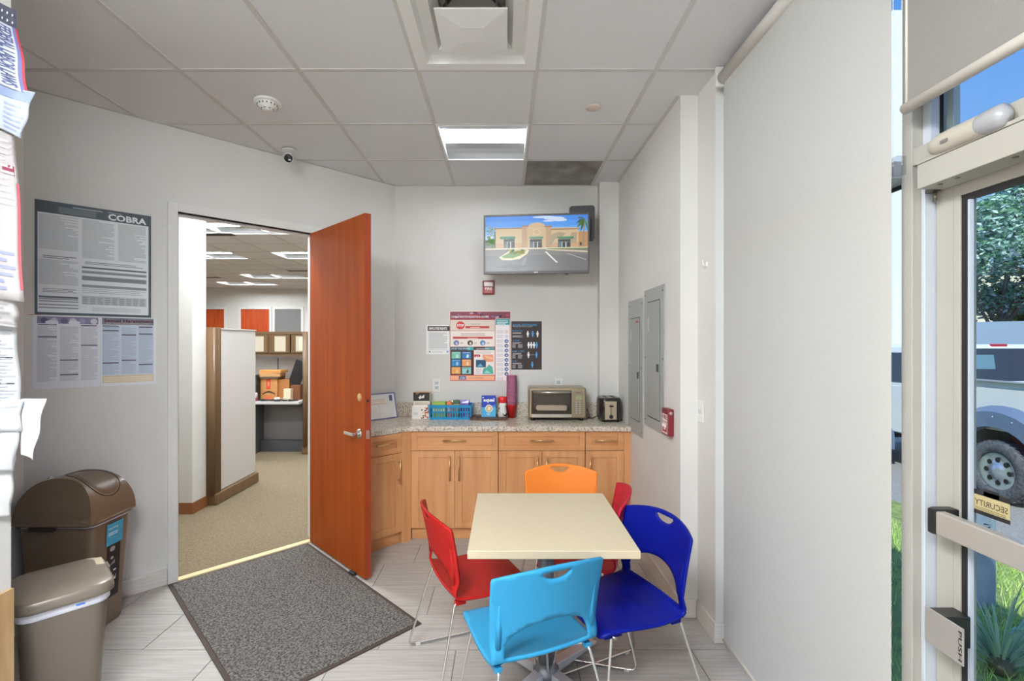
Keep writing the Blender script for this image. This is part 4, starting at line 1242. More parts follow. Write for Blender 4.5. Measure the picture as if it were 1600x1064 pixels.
for k in range(46):
    x = 150 + rr.gauss(0, 55); y = 270 + rr.gauss(0, 55)
    if x > 85: a.disc(x, y, 14, 10, rr.choice([S(120, 140, 110), S(96, 124, 90), S(140, 156, 140)]), 3, 7)
rc(195, 300, 215, 540, S(90, 84, 66), 3)
for k in range(30): a.disc(max(95, 150 + rr.gauss(0, 40)), 450 + rr.gauss(0, 30), 26, 18, rr.choice([S(70, 120, 40), S(90, 140, 50), S(60, 100, 40)]), 4, 8)
TAN, TAN2, TAN3, LED = S(206, 180, 138), S(186, 150, 112), S(166, 124, 92), S(150, 112, 76)
rc(215, 262, 1320, 560, TAN, 5); rc(215, 470, 1320, 562, S(200, 160, 120), 6)
rc(570, 230, 960, 560, TAN2, 6); a.poly([(640, 560), (640, 235), (690, 200), (745, 185), (800, 185), (850, 200), (890, 235), (890, 560)], S(204, 174, 130), 7)
rc(205, 250, 575, 268, LED, 7); rc(955, 276, 1330, 292, LED, 7); rc(565, 222, 655, 242, LED, 8); rc(870, 232, 970, 252, LED, 8)
rc(650, 262, 880, 268, S(216, 190, 150), 8); a.disc(765, 318, 52, 46, S(218, 194, 152), 8, 24); a.disc(765, 318, 40, 35, S(200, 170, 128), 9, 24)
a.poly([(900, 500), (960, 360), (1060, 320), (1150, 340), (1120, 380), (1010, 420), (960, 500)], S(170, 150, 122), 7)
a.poly([(1180, 480), (1230, 330), (1300, 330), (1290, 480)], S(176, 152, 122), 7)
for (x0, x1, y0) in ((325, 472, 408), (676, 838, 418), (1050, 1215, 424)):
    rc(x0, y0, x1, 548, S(34, 40, 42), 8); rc(x0, y0 + 34, x1, y0 + 42, S(120, 120, 112), 9)
    for t_ in (.30, .62): rc(x0 + (x1 - x0) * t_ - 5, y0 + 36, x0 + (x1 - x0) * t_ + 8, 548, S(206, 210, 206), 9)
    rc(x0 + 6, 470, x0 + 50, 540, S(80, 110, 116), 9)
for (x0, x1, y0, y1) in ((265, 485, 370, 410), (660, 858, 380, 412), (1035, 1262, 386, 420)):
    a.poly([(x0, y1 - 16), (x0 + 20, y0), (x1 - 10, y0), (x1, y1 - 10), (x1 - 20, y1), (x0 + 30, y1)], S(46, 120, 86), 10); rc(x0 + 24, y0 + 2, x1 - 14, y0 + 12, S(90, 160, 120), 11)
rc(1320, 320, 1440, 560, S(190, 140, 84), 6); rc(1335, 470, 1362, 515, S(50, 44, 40), 7)
a.poly([(1370, 560), (1378, 300), (1395, 150), (1412, 150), (1398, 300), (1392, 560)], S(150, 136, 112), 8)
for (x, y, ang, ln) in ((1400, 150, 200, 120), (1400, 150, 225, 150), (1400, 150, 250, 170), (1400, 150, 160, 110), (1400, 150, 285, 150), (1405, 150, 310, 60), (1400, 150, 130, 60)):
    dx_, dy_ = cos(R(ang)) * ln, -sin(R(ang)) * ln
    a.poly([(x, y), (x + dx_ * .5 - 14, y + dy_ * .5 - 14), (min(1438, x + dx_), max(92, y + dy_ + 18)), (x + dx_ * .5 + 16, y + dy_ * .5 + 16)], rr.choice([S(64, 112, 30), S(110, 150, 40), S(48, 84, 30)]), 9)
rc(75, 535, 1440, 556, S(216, 206, 176), 11); rc(900, 548, 1440, 562, S(110, 140, 60), 12)
rc(75, 556, 1440, 640, S(120, 116, 112), 12); rc(75, 640, 1440, 860, S(104, 102, 104), 13)
a.poly([(890, 556), (1440, 590), (1440, 612), (890, 570)], S(210, 196, 164), 14)
a.poly([(260, 660), (300, 700), (420, 706), (540, 690), (640, 620), (668, 566), (640, 560), (420, 560), (300, 640)], S(226, 212, 172), 14)
a.poly([(290, 655), (330, 676), (450, 676), (550, 640), (630, 575), (600, 562), (450, 580)], S(96, 140, 34), 15)
for k in range(26): a.disc(rr.uniform(400, 600), rr.uniform(565, 625), 24, 14, rr.choice([S(150, 160, 50), S(120, 130, 40), S(60, 96, 30), S(170, 150, 70)]), 16, 8)
rc(380, 420, 386, 590, S(90, 86, 80), 17)
a.poly([(872, 592), (900, 592), (1052, 748), (1024, 748)], S(226, 224, 220), 15); a.poly([(1160, 622), (1180, 622), (1420, 708), (1420, 718)], S(190, 188, 186), 15)
a.poly([(180, 800), (420, 760), (700, 790), (500, 840)], S(84, 82, 84), 15); a.poly([(600, 680), (640, 670), (600, 780), (560, 780)], S(128, 126, 128), 15)
o = a.build('screen_picture', tv); o['label'] = 'lit picture of a tan shop building and car park'
MB().box(-.017, .017, -.0068, -.006, -VH / 2 + .007, -VH / 2 + .014).build('maker_badge', P(206, 204, 206), tv)
MB().box(.235, .265, -.004, .012, -VH / 2 - .010, -VH / 2).build('remote_sensor', BLACKP, tv, bevel=.003)
mp = thing('wall_mount', 'dark plastic housing behind the upper right corner of the television', 'mount', (.665, 4.12, 2.578), R(-8))
MB().loft([[(p[0], y, p[1]) for p in rrect(.215, .295, .025)] for y in (-.03, .03)]).build('housing', mat('mount_dark', (58, 54, 56), rough=.45), mp, bevel=.004)
MB().box(-.06, .06, .03, .172, -.06, .06).build('wall_arm', BLACKP, mp)
MB().box(-.33, -.02, .0305, .040, -.10, -.02).box(-.36, -.30, -.05, .040, -.12, .02).build('swing_arm', BLACKP, mp)
MB().box(-.055, -.032, -.036, -.0295, -.125, -.065).build('paper_tag', P(228, 226, 220), mp)
# fire strobe
p = at(763.5, 449.5, YB)
fs_ = thing('fire_strobe', 'small red fire alarm strobe below the television', 'alarm', (p.x, YB, p.z))
REDA = mat('alarm_red', (168, 58, 56), rough=.35, k=1.0)
MB().box(-.055, .055, -.016, 0, -.064, .064).build('base_plate', mat('alarm_red_dark', (120, 50, 46), rough=.4), fs_, bevel=.008)
MB().box(-.040, .040, -.030, -.016, -.056, .004).build('sounder', REDA, fs_, bevel=.006)
MB().box(-.042, .042, -.036, -.016, .006, .048).build('strobe_lens', mat('strobe_clear', (220, 208, 206), rough=.15, coat=.5), fs_, bevel=.008)
a = Art(lambda u, v: (-.032 + .064 * u, -.022 + .020 * v), base=.030); a.text('FIRE', 0, 0, 1, 1, P(240, 232, 228), 0, bold=.03); a.build('lettering', fs_)
# posters
W_ = P(238, 236, 234)
INK, GREYT = P(70, 70, 74), P(170, 170, 170)
t, w_, h_ = wallart('notice_sheet', 'small white employee rights notice with a black heading left of the big red poster', 'notice', 666, 508, 703, 553.5)
a = Art(lambda u, v: (u * w_, v * h_)); a.rect(.06, .80, .99, .97, P(58, 44, 42), 0); a.text('EMPLOYEE RIGHTS', .12, .84, .88, .93, P(238, 230, 228), 2, bold=.03)
a.lines(.10, .20, .90, .76, 15, GREYT, 1); a.rect(.10, .15, .9, .158, P(150, 160, 180), 1); a.disc(.15, .09, .03, .025, P(40, 50, 80), 1); a.lines(.24, .07, .7, .11, 2, GREYT, 1); a.disc(.9, .09, .04, .035, P(90, 140, 200), 1); a.build('print', t)
t, w_, h_ = wallart('health_poster', 'large red and teal infection prevention poster on the back wall', 'poster', 702.5, 486, 798, 595.5, frame=P(240, 214, 206))
f_ = lambda x, y: ((x - 345) / 750 * w_, (920 - y) / 870 * h_)
a = Art(f_); rc = lambda x0, y0, x1, y1, m, l: a.rect(x0, y1, x1, y0, m, l)
RED, DRED, TEAL, DK = P(176, 42, 46), P(140, 30, 38), P(60, 168, 172), P(52, 26, 30)
rc(352, 58, 1090, 916, RED, 0); rc(356, 62, 1088, 140, P(120, 56, 76), 1)
for k in range(26): a.disc(rr.uniform(370, 1070), rr.uniform(72, 130), 24, 10, rr.choice([P(150, 100, 140), P(60, 30, 50), P(196, 60, 60), P(200, 180, 200), P(180, 40, 50)]), 2, 8)
a.text('COVID-19 INFECTION PREVENTION & CONTROL', 366, 134, 830, 110, P(246, 240, 240), 4, bold=.02)
rc(356, 140, 900, 492, P(236, 222, 214), 3); rc(356, 140, 900, 160, DRED, 4); rc(358, 165, 898, 292, P(216, 202, 190), 4); rc(358, 292, 898, 298, P(190, 120, 110), 4)
a.poly([(478 + 56 * cos(R(22.5 + 45 * k)), 228 + 52 * sin(R(22.5 + 45 * k))) for k in range(8)], P(196, 44, 42), 5); a.text('STOP', 436, 244, 522, 210, W_, 6, bold=.04)
a.text('Feeling Sick?', 610, 224, 724, 204, P(80, 60, 56), 5); rc(540, 236, 832, 264, P(180, 46, 44), 5); a.lines(600, 256, 740, 244, 1, P(236, 210, 200), 6)
a.lines(480, 352, 780, 318, 2, P(160, 140, 130), 5); rc(386, 368, 874, 394, P(176, 42, 40), 5); a.lines(566, 388, 694, 376, 1, P(236, 210, 200), 6)
for (x, c) in ((428, P(96, 110, 160)), (598, P(56, 40, 40)), (752, P(66, 130, 186))): a.disc(x, 445, 34, 32, c, 5, 20); a.disc(x + 4, 452, 14, 18, P(210, 200, 200), 6, 12); a.lines(x + 50, 455, x + 85, 435, 2, P(150, 130, 130), 5)
rc(356, 496, 640, 536, P(40, 90, 100), 5); rc(560, 496, 638, 536, TEAL, 6); a.text('STOP THE SPREAD', 370, 526, 600, 508, W_, 7)
rc(644, 496, 898, 532, P(50, 40, 50), 5); rc(780, 500, 894, 528, P(90, 150, 160), 6); a.lines(670, 522, 860, 508, 1, P(226, 220, 220), 7)
rc(356, 536, 640, 842, P(58, 30, 30), 4)
for (x0, y0, c, c2) in ((370, 556, P(120, 190, 170), P(190, 222, 206)), (498, 556, P(26, 116, 176), P(214, 226, 234)), (370, 650, P(40, 124, 182), P(150, 196, 222)), (498, 650, P(222, 150, 96), P(240, 206, 170)), (370, 746, P(226, 160, 86), P(240, 196, 130)), (498, 746, P(146, 202, 198), P(40, 84, 88))):
    rc(x0, y0, x0 + 110, y0 + 84, c, 5); a.poly([(x0 + 50, y0 + 70), (x0 + 64, y0 + 24), (x0 + 84, y0 + 40), (x0 + 80, y0 + 74)], c2, 6); rc(x0 + 8, y0 + 8, x0 + 100, y0 + 14, c2, 6)
rc(644, 534, 898, 842, P(240, 226, 220), 4); a.lines(660, 575, 880, 545, 2, P(196, 180, 176), 5); rc(646, 590, 720, 622, P(176, 40, 44), 5); a.lines(660, 612, 706, 600, 1, W_, 6)
a.poly([(745, 590), (880, 590), (884, 680), (800, 680), (760, 650)], P(226, 150, 112), 5); a.poly([(770, 600), (860, 620), (880, 650), (800, 640)], P(240, 180, 140), 6)
rc(668, 656, 790, 748, P(24, 70, 104), 5); a.poly([(680, 740), (720, 700), (760, 740)], P(90, 170, 190), 6)
a.poly([(745, 830), (760, 760), (800, 750), (826, 716), (870, 740), (884, 830)], P(70, 166, 150), 6); a.poly([(770, 820), (800, 780), (850, 820)], P(150, 206, 190), 7); a.lines(664, 828, 736, 760, 6, P(190, 184, 184), 5)
rc(356, 850, 896, 908, P(240, 168, 130), 4); rc(460, 856, 548, 900, P(36, 62, 130), 5); a.text('CDC', 490, 890, 540, 866, W_, 6, bold=.03); a.poly([(470, 892), (482, 862), (488, 862), (478, 892)], W_, 6); a.text('cdc.gov/CORONAVIRUS', 584, 888, 764, 872, P(90, 50, 40), 5)
rc(906, 144, 1084, 914, P(238, 228, 228), 3); rc(910, 148, 1082, 222, P(40, 160, 164), 4); a.lines(926, 214, 1060, 158, 3, W_, 5)
for k in range(11):
    y = 300 + k * 58
    a.lines(926, y + 26, 1006, y - 18, 3, P(196, 188, 194), 5)
    if k < 10: a.disc(1043, y + 8, 24, 23, [P(220, 208, 190), P(206, 206, 226), P(60, 90, 150), P(66, 70, 120)][min(k, 3) if k < 4 else 2 + k % 2], 4, 18); a.disc(1046, y + 10, 11, 10, P(190, 200, 216), 5, 10)
a.build('print', t)
t, w_, h_ = wallart('distancing_poster', 'black social distancing poster with white and blue figures right of the red poster', 'poster', 799, 502, 846.5, 577.5, frame=P(44, 30, 32))
f_ = lambda x, y: ((x - 1108) / 376 * w_, (772 - y) / 592 * h_)
a = Art(f_); BL = P(70, 150, 204)
a.text('SOCIAL DISTANCING', 1124, 236, 1420, 210, BL, 1, bold=.02); a.text('Maintain space between people', 1128, 256, 1368, 240, P(220, 214, 214), 1)
for (y, n) in ((296, 6), (418, 0), (548, 0), (668, 0)):
    a.text({296: 'PHYSICAL SPACE', 418: 'AVOID', 548: 'KEEP 6 FEET', 668: 'STAY'}[y], 1120, y + 8, 1120 + {296: 128, 418: 92, 548: 150, 668: 64}[y], y - 10, BL, 1)
    a.lines(1122, y + 36, 1230, y + 16, 2, P(206, 196, 198), 1)
    if n: a.lines(1122, 376, 1250, 350, 3, P(190, 180, 184), 1)
    else: a.lines(1120, y + 86, 1160, y + 40, 4, P(180, 170, 174), 1); a.lines(1190, y + 86, 1246, y + 40, 4, P(180, 170, 174), 1)
def person_icon(x, y, m, s=1.0):
    a.disc(x, y - 30 * s, 9 * s, 10 * s, m, 1, 12); a.poly([(x - 15 * s, y - 14 * s), (x - 6 * s, y - 20 * s), (x + 6 * s, y - 20 * s), (x + 15 * s, y - 14 * s), (x + 12 * s, y + 10 * s), (x + 8 * s, y + 10 * s), (x + 6 * s, y + 36 * s), (x - 6 * s, y + 36 * s), (x - 8 * s, y + 10 * s), (x - 12 * s, y + 10 * s)], m, 1)
for (x, y, m) in ((1311, 338, W_), (1372, 338, BL), (1432, 338, W_), (1321, 474, W_), (1354, 474, W_), (1388, 474, W_), (1421, 474, BL), (1319, 594, W_), (1418, 594, BL), (1366, 714, BL)): person_icon(x, y, m)
a.lines(1346, 596, 1392, 580, 2, P(150, 140, 150), 1); a.build('print', t)
# sockets and switch
def socket(T, x, z, label, plug=False, par=None):
    t = thing('wall_socket', label, 'socket')
    t.matrix_world = T @ Matrix.Translation((x, 0, z))
    MB().box(-.036, .036, -.006, 0, -.060, .060).build('cover_plate', WHITEP, t, bevel=.003)
    sl = MB()
    for dz in (-.021, .021): sl.box(-.017, .017, -.0085, -.006, dz - .0145, dz + .0145)
    sl.build('outlet_face', ALUW, t, bevel=.002)
    sl = MB()
    for dz in (-.021, .021): sl.box(-.008, -.006, -.0092, -.0085, dz - .002, dz + .007).box(.006, .008, -.0092, -.0085, dz - .002, dz + .006).box(-.002, .002, -.0092, -.0085, dz - .010, dz - .006)
    sl.build('slot', mat('slot_grey'), t)
    if plug: MB().lathe([(.013, -.030), (.016, -.026), (.016, -.0093)], (0, 0, -.021), 14, 0, 'y').build('plug', BLACKP, t)
    return t
p = at(682.5, 602, YB); socket(TB, p.x, p.z, 'white wall socket above the counter left of the posters')
p = at(872.5, 601, YB); socket(TB, p.x, p.z, 'white wall socket with a black plug behind the toaster oven', True)
sw = thing('light_switch', 'white wall plate on the right wall step beside the blind', 'switch'); sw.matrix_world = TR2 @ Matrix.Translation((-2.682, 0, 1.175))
MB().box(-.036, .036, -.006, 0, -.060, .060).build('cover_plate', WHITEP, sw, bevel=.003)
MB().box(-.006, .006, -.014, -.006, -.012, .012).build('toggle', ALUW, sw, bevel=.002)
hk = thing('wall_hook', 'tiny white cord cleat on the wall beside the blind', 'hook'); hk.matrix_world = TR2 @ Matrix.Translation((-2.60, 0, 1.982))
MB().box(-.006, .006, -.010, 0, -.012, .012).tube([(0, -.010, -.010), (0, -.022, -.004), (0, -.024, .026)], .0045, 8).build('cleat', WHITEP, hk)
# electrical panels
GREYP = mat('panel_grey', (166, 168, 165), rough=.42, k=1.0); GREYD = mat('panel_door_grey', (158, 160, 157), rough=.42, k=1.0)
def epanel(label, y0, y1, z0, z1, dz0, dz1, flip):
    t = thing('electrical_panel', label, 'electrical panel'); t.matrix_world = TR @ Matrix.Translation((-(y0 + y1) / 2, 0, (z0 + z1) / 2))
    w_ = y1 - y0; h_ = z1 - z0; zc = (z0 + z1) / 2
    MB().box(-w_ / 2, w_ / 2, -.008, 0, -h_ / 2, h_ / 2).build('cover', GREYP, t, bevel=.002)
    MB().box(-w_ * .30, w_ * .30, -.014, -.008, dz0 - zc, dz1 - zc).build('panel_door', GREYD, t, bevel=.001)
    fr = MB(); x0, x1, a0, a1 = -w_ * .315, w_ * .315, dz0 - zc - .008, dz1 - zc + .008
    fr.box(x0, x1, -.0092, -.008, a0, a0 + .006).box(x0, x1, -.0092, -.008, a1 - .006, a1).box(x0, x0 + .006, -.0092, -.008, a0, a1).box(x1 - .006, x1, -.0092, -.008, a0, a1)
    fr.build('door_seam', mat('seam_dark', (70, 72, 70)), t)
    MB().box(w_ * .21, w_ * .29, -.020, -.014, -.085, -.035).build('latch', BLACKP, t, bevel=.002)
    sc = MB()
    for sx in (-1, 1):
        for sz in (-.46, 0, .46): sc.lathe([(.0055, -.003), (.0065, -.001), (.0065, 0)], (sx * w_ * .44, -.0078, sz * h_), 10, 0, 'y')
    sc.build('screw', mat('screw_dark'), t)
    if flip:
        MB().box(w_ * .10, w_ * .26, -.0155, -.014, dz1 - zc - .035, dz1 - zc - .020).build('warning_label', P(180, 60, 50), t)
    MB().box(-w_ * .26, -w_ * .18, -.0150, -.014, .18, .28).build('id_label', P(176, 178, 174), t)
    return t
epanel('grey electrical panel nearer the corner, left one of the pair', 3.447, 3.845, .868, 1.885, .98, 1.74, True)
epanel('larger grey electrical panel, right one of the pair nearest the window', 2.985, 3.410, .985, 1.925, 1.06, 1.83, False)
ps = thing('fire_pull_station', 'dark red fire alarm box with white markings by the electrical panels', 'alarm'); ps.matrix_world = TR @ Matrix.Translation((-2.887, 0, 1.083))
MB().box(-.055, .055, -.036, 0, -.078, .080).build('housing', mat('pull_red', (118, 30, 42), rough=.4, k=1.0), ps, bevel=.004)
a = Art(lambda u, v: (-.055 + .110 * u, -.078 + .158 * v), base=.036)
a.rect(.08, .06, .92, .80, P(226, 214, 210), 0); a.rect(.16, .12, .84, .42, P(150, 40, 50), 1); a.rect(.36, .2, .64, .34, P(226, 214, 210), 2); a.text('FIRE', .14, .60, .86, .76, P(130, 34, 44), 1, bold=.03); a.text('PULL DOWN', .12, .46, .88, .54, P(130, 34, 44), 1, bold=.02)
a.build('print', ps)
MB().box(-.03, .03, -.044, -.0365, -.030, -.012).build('pull_lever', P(232, 226, 222), ps, bevel=.003)
MB().lathe([(.010, .0), (.010, .003), (.004, .003)], (.0552, -.018, .058), 14, 0, 'x', cap=True).build('lock', STEEL, ps)
# ---------------------------------------------------------------- doormat
mt = thing('doormat', 'large grey flecked doormat with a dark rubber edge in front of the wooden door', 'doormat')
Tm = Matrix.Translation((-1.518, 3.722, 0)) @ Matrix.Rotation(R(45), 4, 'Z')       # local -x along the threshold, -y into the room
mt.matrix_world = Tm
MW, ML, be = .905, 1.50, .022
MATC = mat('mat_pile', (121, 116, 111), rough=.95, k=1.0, rgb2=(52, 47, 44), scale=95, detail=3, lo=.36, hi=.64, bump=.5)
MB().box(-MW + be, -be, -ML + be, -be, .0012, .0085).build('pile', MATC, mt)
ed = MB()
for (x0, x1, y0, y1) in ((-MW, 0, -be, 0), (-MW, 0, -ML, -ML + be), (-MW, -MW + be, -ML + be, -be), (-be, 0, -ML + be, -be)): ed.box(x0, x1, y0, y1, .0008, .006)
ed.build('rubber_edge', mat('mat_edge', (58, 44, 36), rough=.7), mt, bevel=.001)

# ---------------------------------------------------------------- bins
BINB = mat('bin_brown', (114, 95, 75), rough=.34, k=1.0, coat=.15)
bn = thing('swing_bin', 'tall dark brown swing-lid bin with a blue sticker behind the smaller bin', 'bin', (-2.365, 2.66, 0))
BWx, BDy = .40, .275
MB().loft([[(p[0], p[1], z) for p in rrect(BWx * k1, BDy * k1, .045)] for (k1, z) in ((.84, 0), (.86, .012), (1.0, .575), (1.0, .60))]).build('bin_body', BINB, bn)
lb = MB(); lb.loft([[(p[0], p[1], z) for p in rrect(BWx * k1, BDy * k1, .046)] for (k1, z) in ((1.012, .582), (1.03, .590), (1.03, .612))], cap0=False, cap1=False); lb.build('bag_liner', mat('bag_lilac', (214, 208, 226), rough=.4), bn)
# barrel lid: an arch over x, its end faces leaning in
LW, LD, LH, LZ = BWx / 2 + .008, BDy / 2 + .016, .232, .602
def lidp(th, v, k=1.0, off=0.0):                   # th 0 (right) .. pi (left), v -1 (front) .. 1 (back)
    s = sin(th); c = cos(th)
    x = (LW + off) * (abs(c) ** .82) * (1 if c >= 0 else -1) * k
    z = (LH + off) * (s ** .82 if s > 0 else 0) * k
    return (x, v * (LD - .055 * s ** 1.5), LZ + z)
ld = MB()
NT = 28
rings = [[lidp(pi * i / NT, v) for i in range(NT + 1)] for v in (-1, -.985, -.5, 0, .5, .985, 1)]
vs = [p for r_ in rings for p in r_]; n1 = NT + 1
ld.add(vs, [(j * n1 + i, j * n1 + i + 1, (j + 1) * n1 + i + 1, (j + 1) * n1 + i) for j in range(6) for i in range(NT)], 0, True)
for sgn in (-1, 1):                                # end faces, slightly bulged
    cen = [lidp(pi * i / NT, sgn, .55) for i in range(NT + 1)]
    ctr = (0, sgn * (LD - .01), LZ + .08)
    vs = [lidp(pi * i / NT, sgn) for i in range(NT + 1)] + [(p[0], sgn * (LD - .012 - .028 * sin(pi * i / NT)), p[2]) for i, p in enumerate(cen)] + [ctr, (0, sgn * LD, LZ)]
    fs = [(i, i + 1, n1 + i + 1, n1 + i) for i in range(NT)] + [(n1 + i, n1 + i + 1, 2 * n1) for i in range(NT)] + [(0, n1, 2 * n1), (0, 2 * n1, 2 * n1 + 1), (2 * n1 + 1, 2 * n1, n1 + NT), (2 * n1 + 1, n1 + NT, NT)]
    if sgn > 0: fs = [f[::-1] for f in fs]
    ld.add(vs, [f[::-1] for f in fs], 0, True)
lid = ld.build('lid', BINB, bn)
rm = MB(); rm.loft([[(p[0], p[1], z) for p in rrect(2 * (LW + o_), 2 * (LD + o_), .05)] for (o_, z) in ((-.006, .600), (.003, .592), (.004, .604), (-.003, .612))]); rm.build('lid_rim', BINB, lid)
# the swing flap: an oval patch on the right slope of the barrel, standing a little proud
fl = MB()
def flp(u, v, off):
    a_ = u * 2 * pi; r_ = v
    th = R(62) + R(36) * r_ * cos(a_); vv = .02 + .80 * r_ * sin(a_)
    p = lidp(th, vv, 1, off)
    return p
fl.grid(lambda u, v: flp(u, v, .004 if v < .97 else -.004), 36, 8)
fl.build('swing_flap', mat('bin_flap', (108, 90, 72), rough=.3, k=1.0), lid)
sm = MB(); sm.tube([flp(k / 36, 1.035, .001) for k in range(37)], .0022, 6); sm.build('flap_seam', mat('seam_brown', (40, 32, 26), rough=.6), lid)
p = lidp(R(112), -.62, 1, .002)
MB(Matrix.Translation(p) @ Matrix.Rotation(R(-22), 4, 'Y') @ Matrix.Rotation(R(20), 4, 'X')).lathe([(.019, -.003), (.019, .003), (.010, .005)], seg=20).build('lock_knob', mat('knob_cream', (220, 208, 190), rough=.4, k=1.0), lid)
MB(Matrix.Translation(p) @ Matrix.Rotation(R(-22), 4, 'Y') @ Matrix.Rotation(R(20), 4, 'X')).lathe([(.008, .0052), (.008, .0062)], seg=12).build('knob_hole', BLACK, lid)
MB().box(-.115, .015, -BDy / 2 - .024, -BDy / 2 - .004, .572, .592).build('latch_clip', mat('clip_dark', (36, 28, 24), rough=.5), bn, bevel=.003)
TS = Matrix.Translation((BWx / 2 * .995, 0, 0)) @ Matrix.Rotation(R(90), 4, 'Z')
a = Art(lambda u, v: (.0 + u, v), base=.0012)
def slant(z): return 0
st_ = MB(TS)
a.rect(-.03, .15, .055, .57, P(30, 26, 24), 0); a.rect(-.045, .445, .065, .565, P(62, 146, 178), 1); a.text('recycling', -.035, .53, .03, .545, P(220, 232, 236), 2); a.lines(-.035, .50, .03, .52, 2, P(200, 222, 230), 2)
a.disc(0.0, .42, .018, .014, P(150, 140, 132), 1, 16); a.disc(0.0, .37, .010, .008, P(170, 160, 150), 1, 12); a.poly([(-.015, .33), (.02, .335), (.02, .355)], P(150, 140, 132), 1)
a.text('13', .012, .24, .032, .30, P(226, 220, 214), 2, rot=True); a.lines(-.018, .20, .006, .30, 5, P(130, 122, 116), 2)
o = a.build('side_label', bn)
lean = math.atan2(.5 * .16 * BWx, .575)
o.matrix_local = Matrix.Translation((BWx / 2 * .845 + .003, 0, 0)) @ Matrix.Rotation(lean, 4, 'Y') @ Matrix.Rotation(R(90), 4, 'Z')
o['label'] = 'blue and black side sticker'

BINT = mat('bin_taupe', (122, 111, 100), rough=.36, k=1.0, metal=.25)
b2n = thing('pedal_bin', 'smaller taupe bin with a flat hinged lid in front of the brown one', 'bin', (-1.885, 2.045, 0), R(47))
W2, D2 = .285, .345
MB().loft([[(p[0], p[1], z) for p in rrect(W2 * k1, D2 * k1, .05)] for (k1, z) in ((.78, 0), (.80, .01), (.985, .50), (.985, .515))]).build('bin_body', BINT, b2n)
MB().loft([[(p[0], p[1], z) for p in rrect(W2 * k1, D2 * k1, .052)] for (k1, z) in ((.995, .475), (1.02, .482), (1.02, .512))], cap0=False, cap1=False).build('bag_liner', mat('bag_white', (232, 232, 240), rough=.4, k=1.0), b2n)
MB(Matrix.Translation((.045, -D2 / 2 * 1.022, .493))).box(-.014, .014, -.0012, 0, -.002, .004).build('bag_print', P(60, 120, 220), b2n)
ld = MB(); ld.loft([[(p[0], p[1], z) for p in rrect(W2 + a_, D2 + a_, .06 + a_ * .3)] for (a_, z) in ((.022, .508), (.034, .511), (.036, .522), (.028, .548), (.014, .5535), (.0, .556), (-.06, .562), (-.15, .566))])
l2 = ld.build('lid', mat('bin_lid_taupe', (130, 118, 105), rough=.34, k=1.0, metal=.25), b2n)
tbm = MB(); q_ = [(W2 / 2 + .006, .045), (W2 / 2 + .006, .13), (W2 / 2 - .045, D2 / 2 - .02), (W2 / 2 - .062, .085), (W2 / 2 - .035, .045)]
tbm.prism(q_, .5545, .5605); tbm.build('lid_tab', mat('tab_beige', (204, 190, 160), rough=.4, k=1.0), l2, bevel=.002)
MB().box(W2 / 2 + .010, W2 / 2 + .024, .03, .10, .520, .545).build('lid_hinge', BINT, l2, bevel=.004)

# ---------------------------------------------------------------- notices on the angled wall
def poster45(name, label, cat, px0, px1, z0, z1, frame, thick=.0014):
    s0, _ = on45(px0, 500); s1, _ = on45(px1, 500)
    t = thing(name, label, cat); t.matrix_world = T45 @ Matrix.Translation((-s0, -thick, z0))
    w_ = s0 - s1; h_ = z1 - z0
    MB().box(0, w_, 0, thick - .0002, 0, h_).build('sheet', frame, t)
    return t, w_, h_
t, w_, h_ = poster45('law_poster', 'large laminated grey poster headed COBRA on the angled wall', 'poster', 54, 236, 1.716, 2.358, P(72, 82, 88))
a = Art(lambda u, v: (u * w_, v * h_)); PG = P(222, 223, 225); TX = P(186, 188, 190); TX2 = P(140, 143, 146); TX3 = P(112, 115, 118)
a.rect(.022, .022, .975, .90, PG, 0); a.rect(.005, .895, .995, .995, P(70, 80, 86), 1)
a.text('COBRA', .60, .905, .955, .965, P(226, 228, 230), 3, bold=.035); a.lines(.60, .972, .72, .985, 1, P(150, 156, 160), 3); a.lines(.30, .968, .55, .985, 1, P(170, 176, 180), 3)
a.rect(.18, .905, .50, .965, P(96, 104, 108), 2); a.lines(.19, .91, .49, .96, 4, P(120, 128, 130), 3)
for (u0, u1, v0, v1, n) in ((.03, .345, .58, .885, 26), (.375, .655, .53, .885, 30), (.69, .95, .53, .885, 30), (.03, .345, .27, .49, 18)): a.lines(u0, v0, u1, v1, n, TX, 1, fill=.6, rag=.5)
a.lines(.06, .50, .33, .53, 2, TX3, 1); a.lines(.06, .20, .33, .24, 3, TX2, 1)
a.rect(.03, .150, .345, .166, P(84, 88, 92), 1)
for v in (.135, .115, .085, .058): a.rect(.03, v, .345, v + .011, TX2, 1)
a.lines(.4, .475, .92, .505, 2, TX2, 1); a.rect(.375, .435, .955, .450, P(92, 96, 100), 1)
for v in (.40, .352, .335, .272): a.rect(.375, v - .01, .955, v + .014, TX2, 1)
a.lines(.375, .21, .95, .26, 3, TX, 1); a.rect(.375, .105, .955, .185, P(186, 188, 190), 1)
for k in range(9): a.lines(.38 + k * .064, .11, .425 + k * .064, .18, 4, TX2, 2)
a.lines(.46, .045, .9, .085, 3, TX, 1); o = a.build('print', t)
lam = MB()                                         # clear lamination that bulges off the wall
def lamf(u, v):
    b_ = .010 * max(0, 1 - u * 1.1) * max(0, (v - .55) / .45) * abs(sin(v * 9 + u * 5)) + .006 * max(0, u - .86) * 3 * v
    return (-.008 + u * (w_ + .020), -.0045 - b_, -.004 + v * (h_ + .010))
lam.grid(lamf, 24, 30); lam.build('lamination', glass_mat('lamination', (.97, .975, .98), .06, 1.35), t)
t, w_, h_ = poster45('labour_notice', 'white notice with a purple photo strip below the COBRA poster, left one', 'notice', 51, 156.5, 1.298, 1.713, P(214, 214, 220))
a = Art(lambda u, v: (u * w_, v * h_)); PU = P(128, 122, 150)
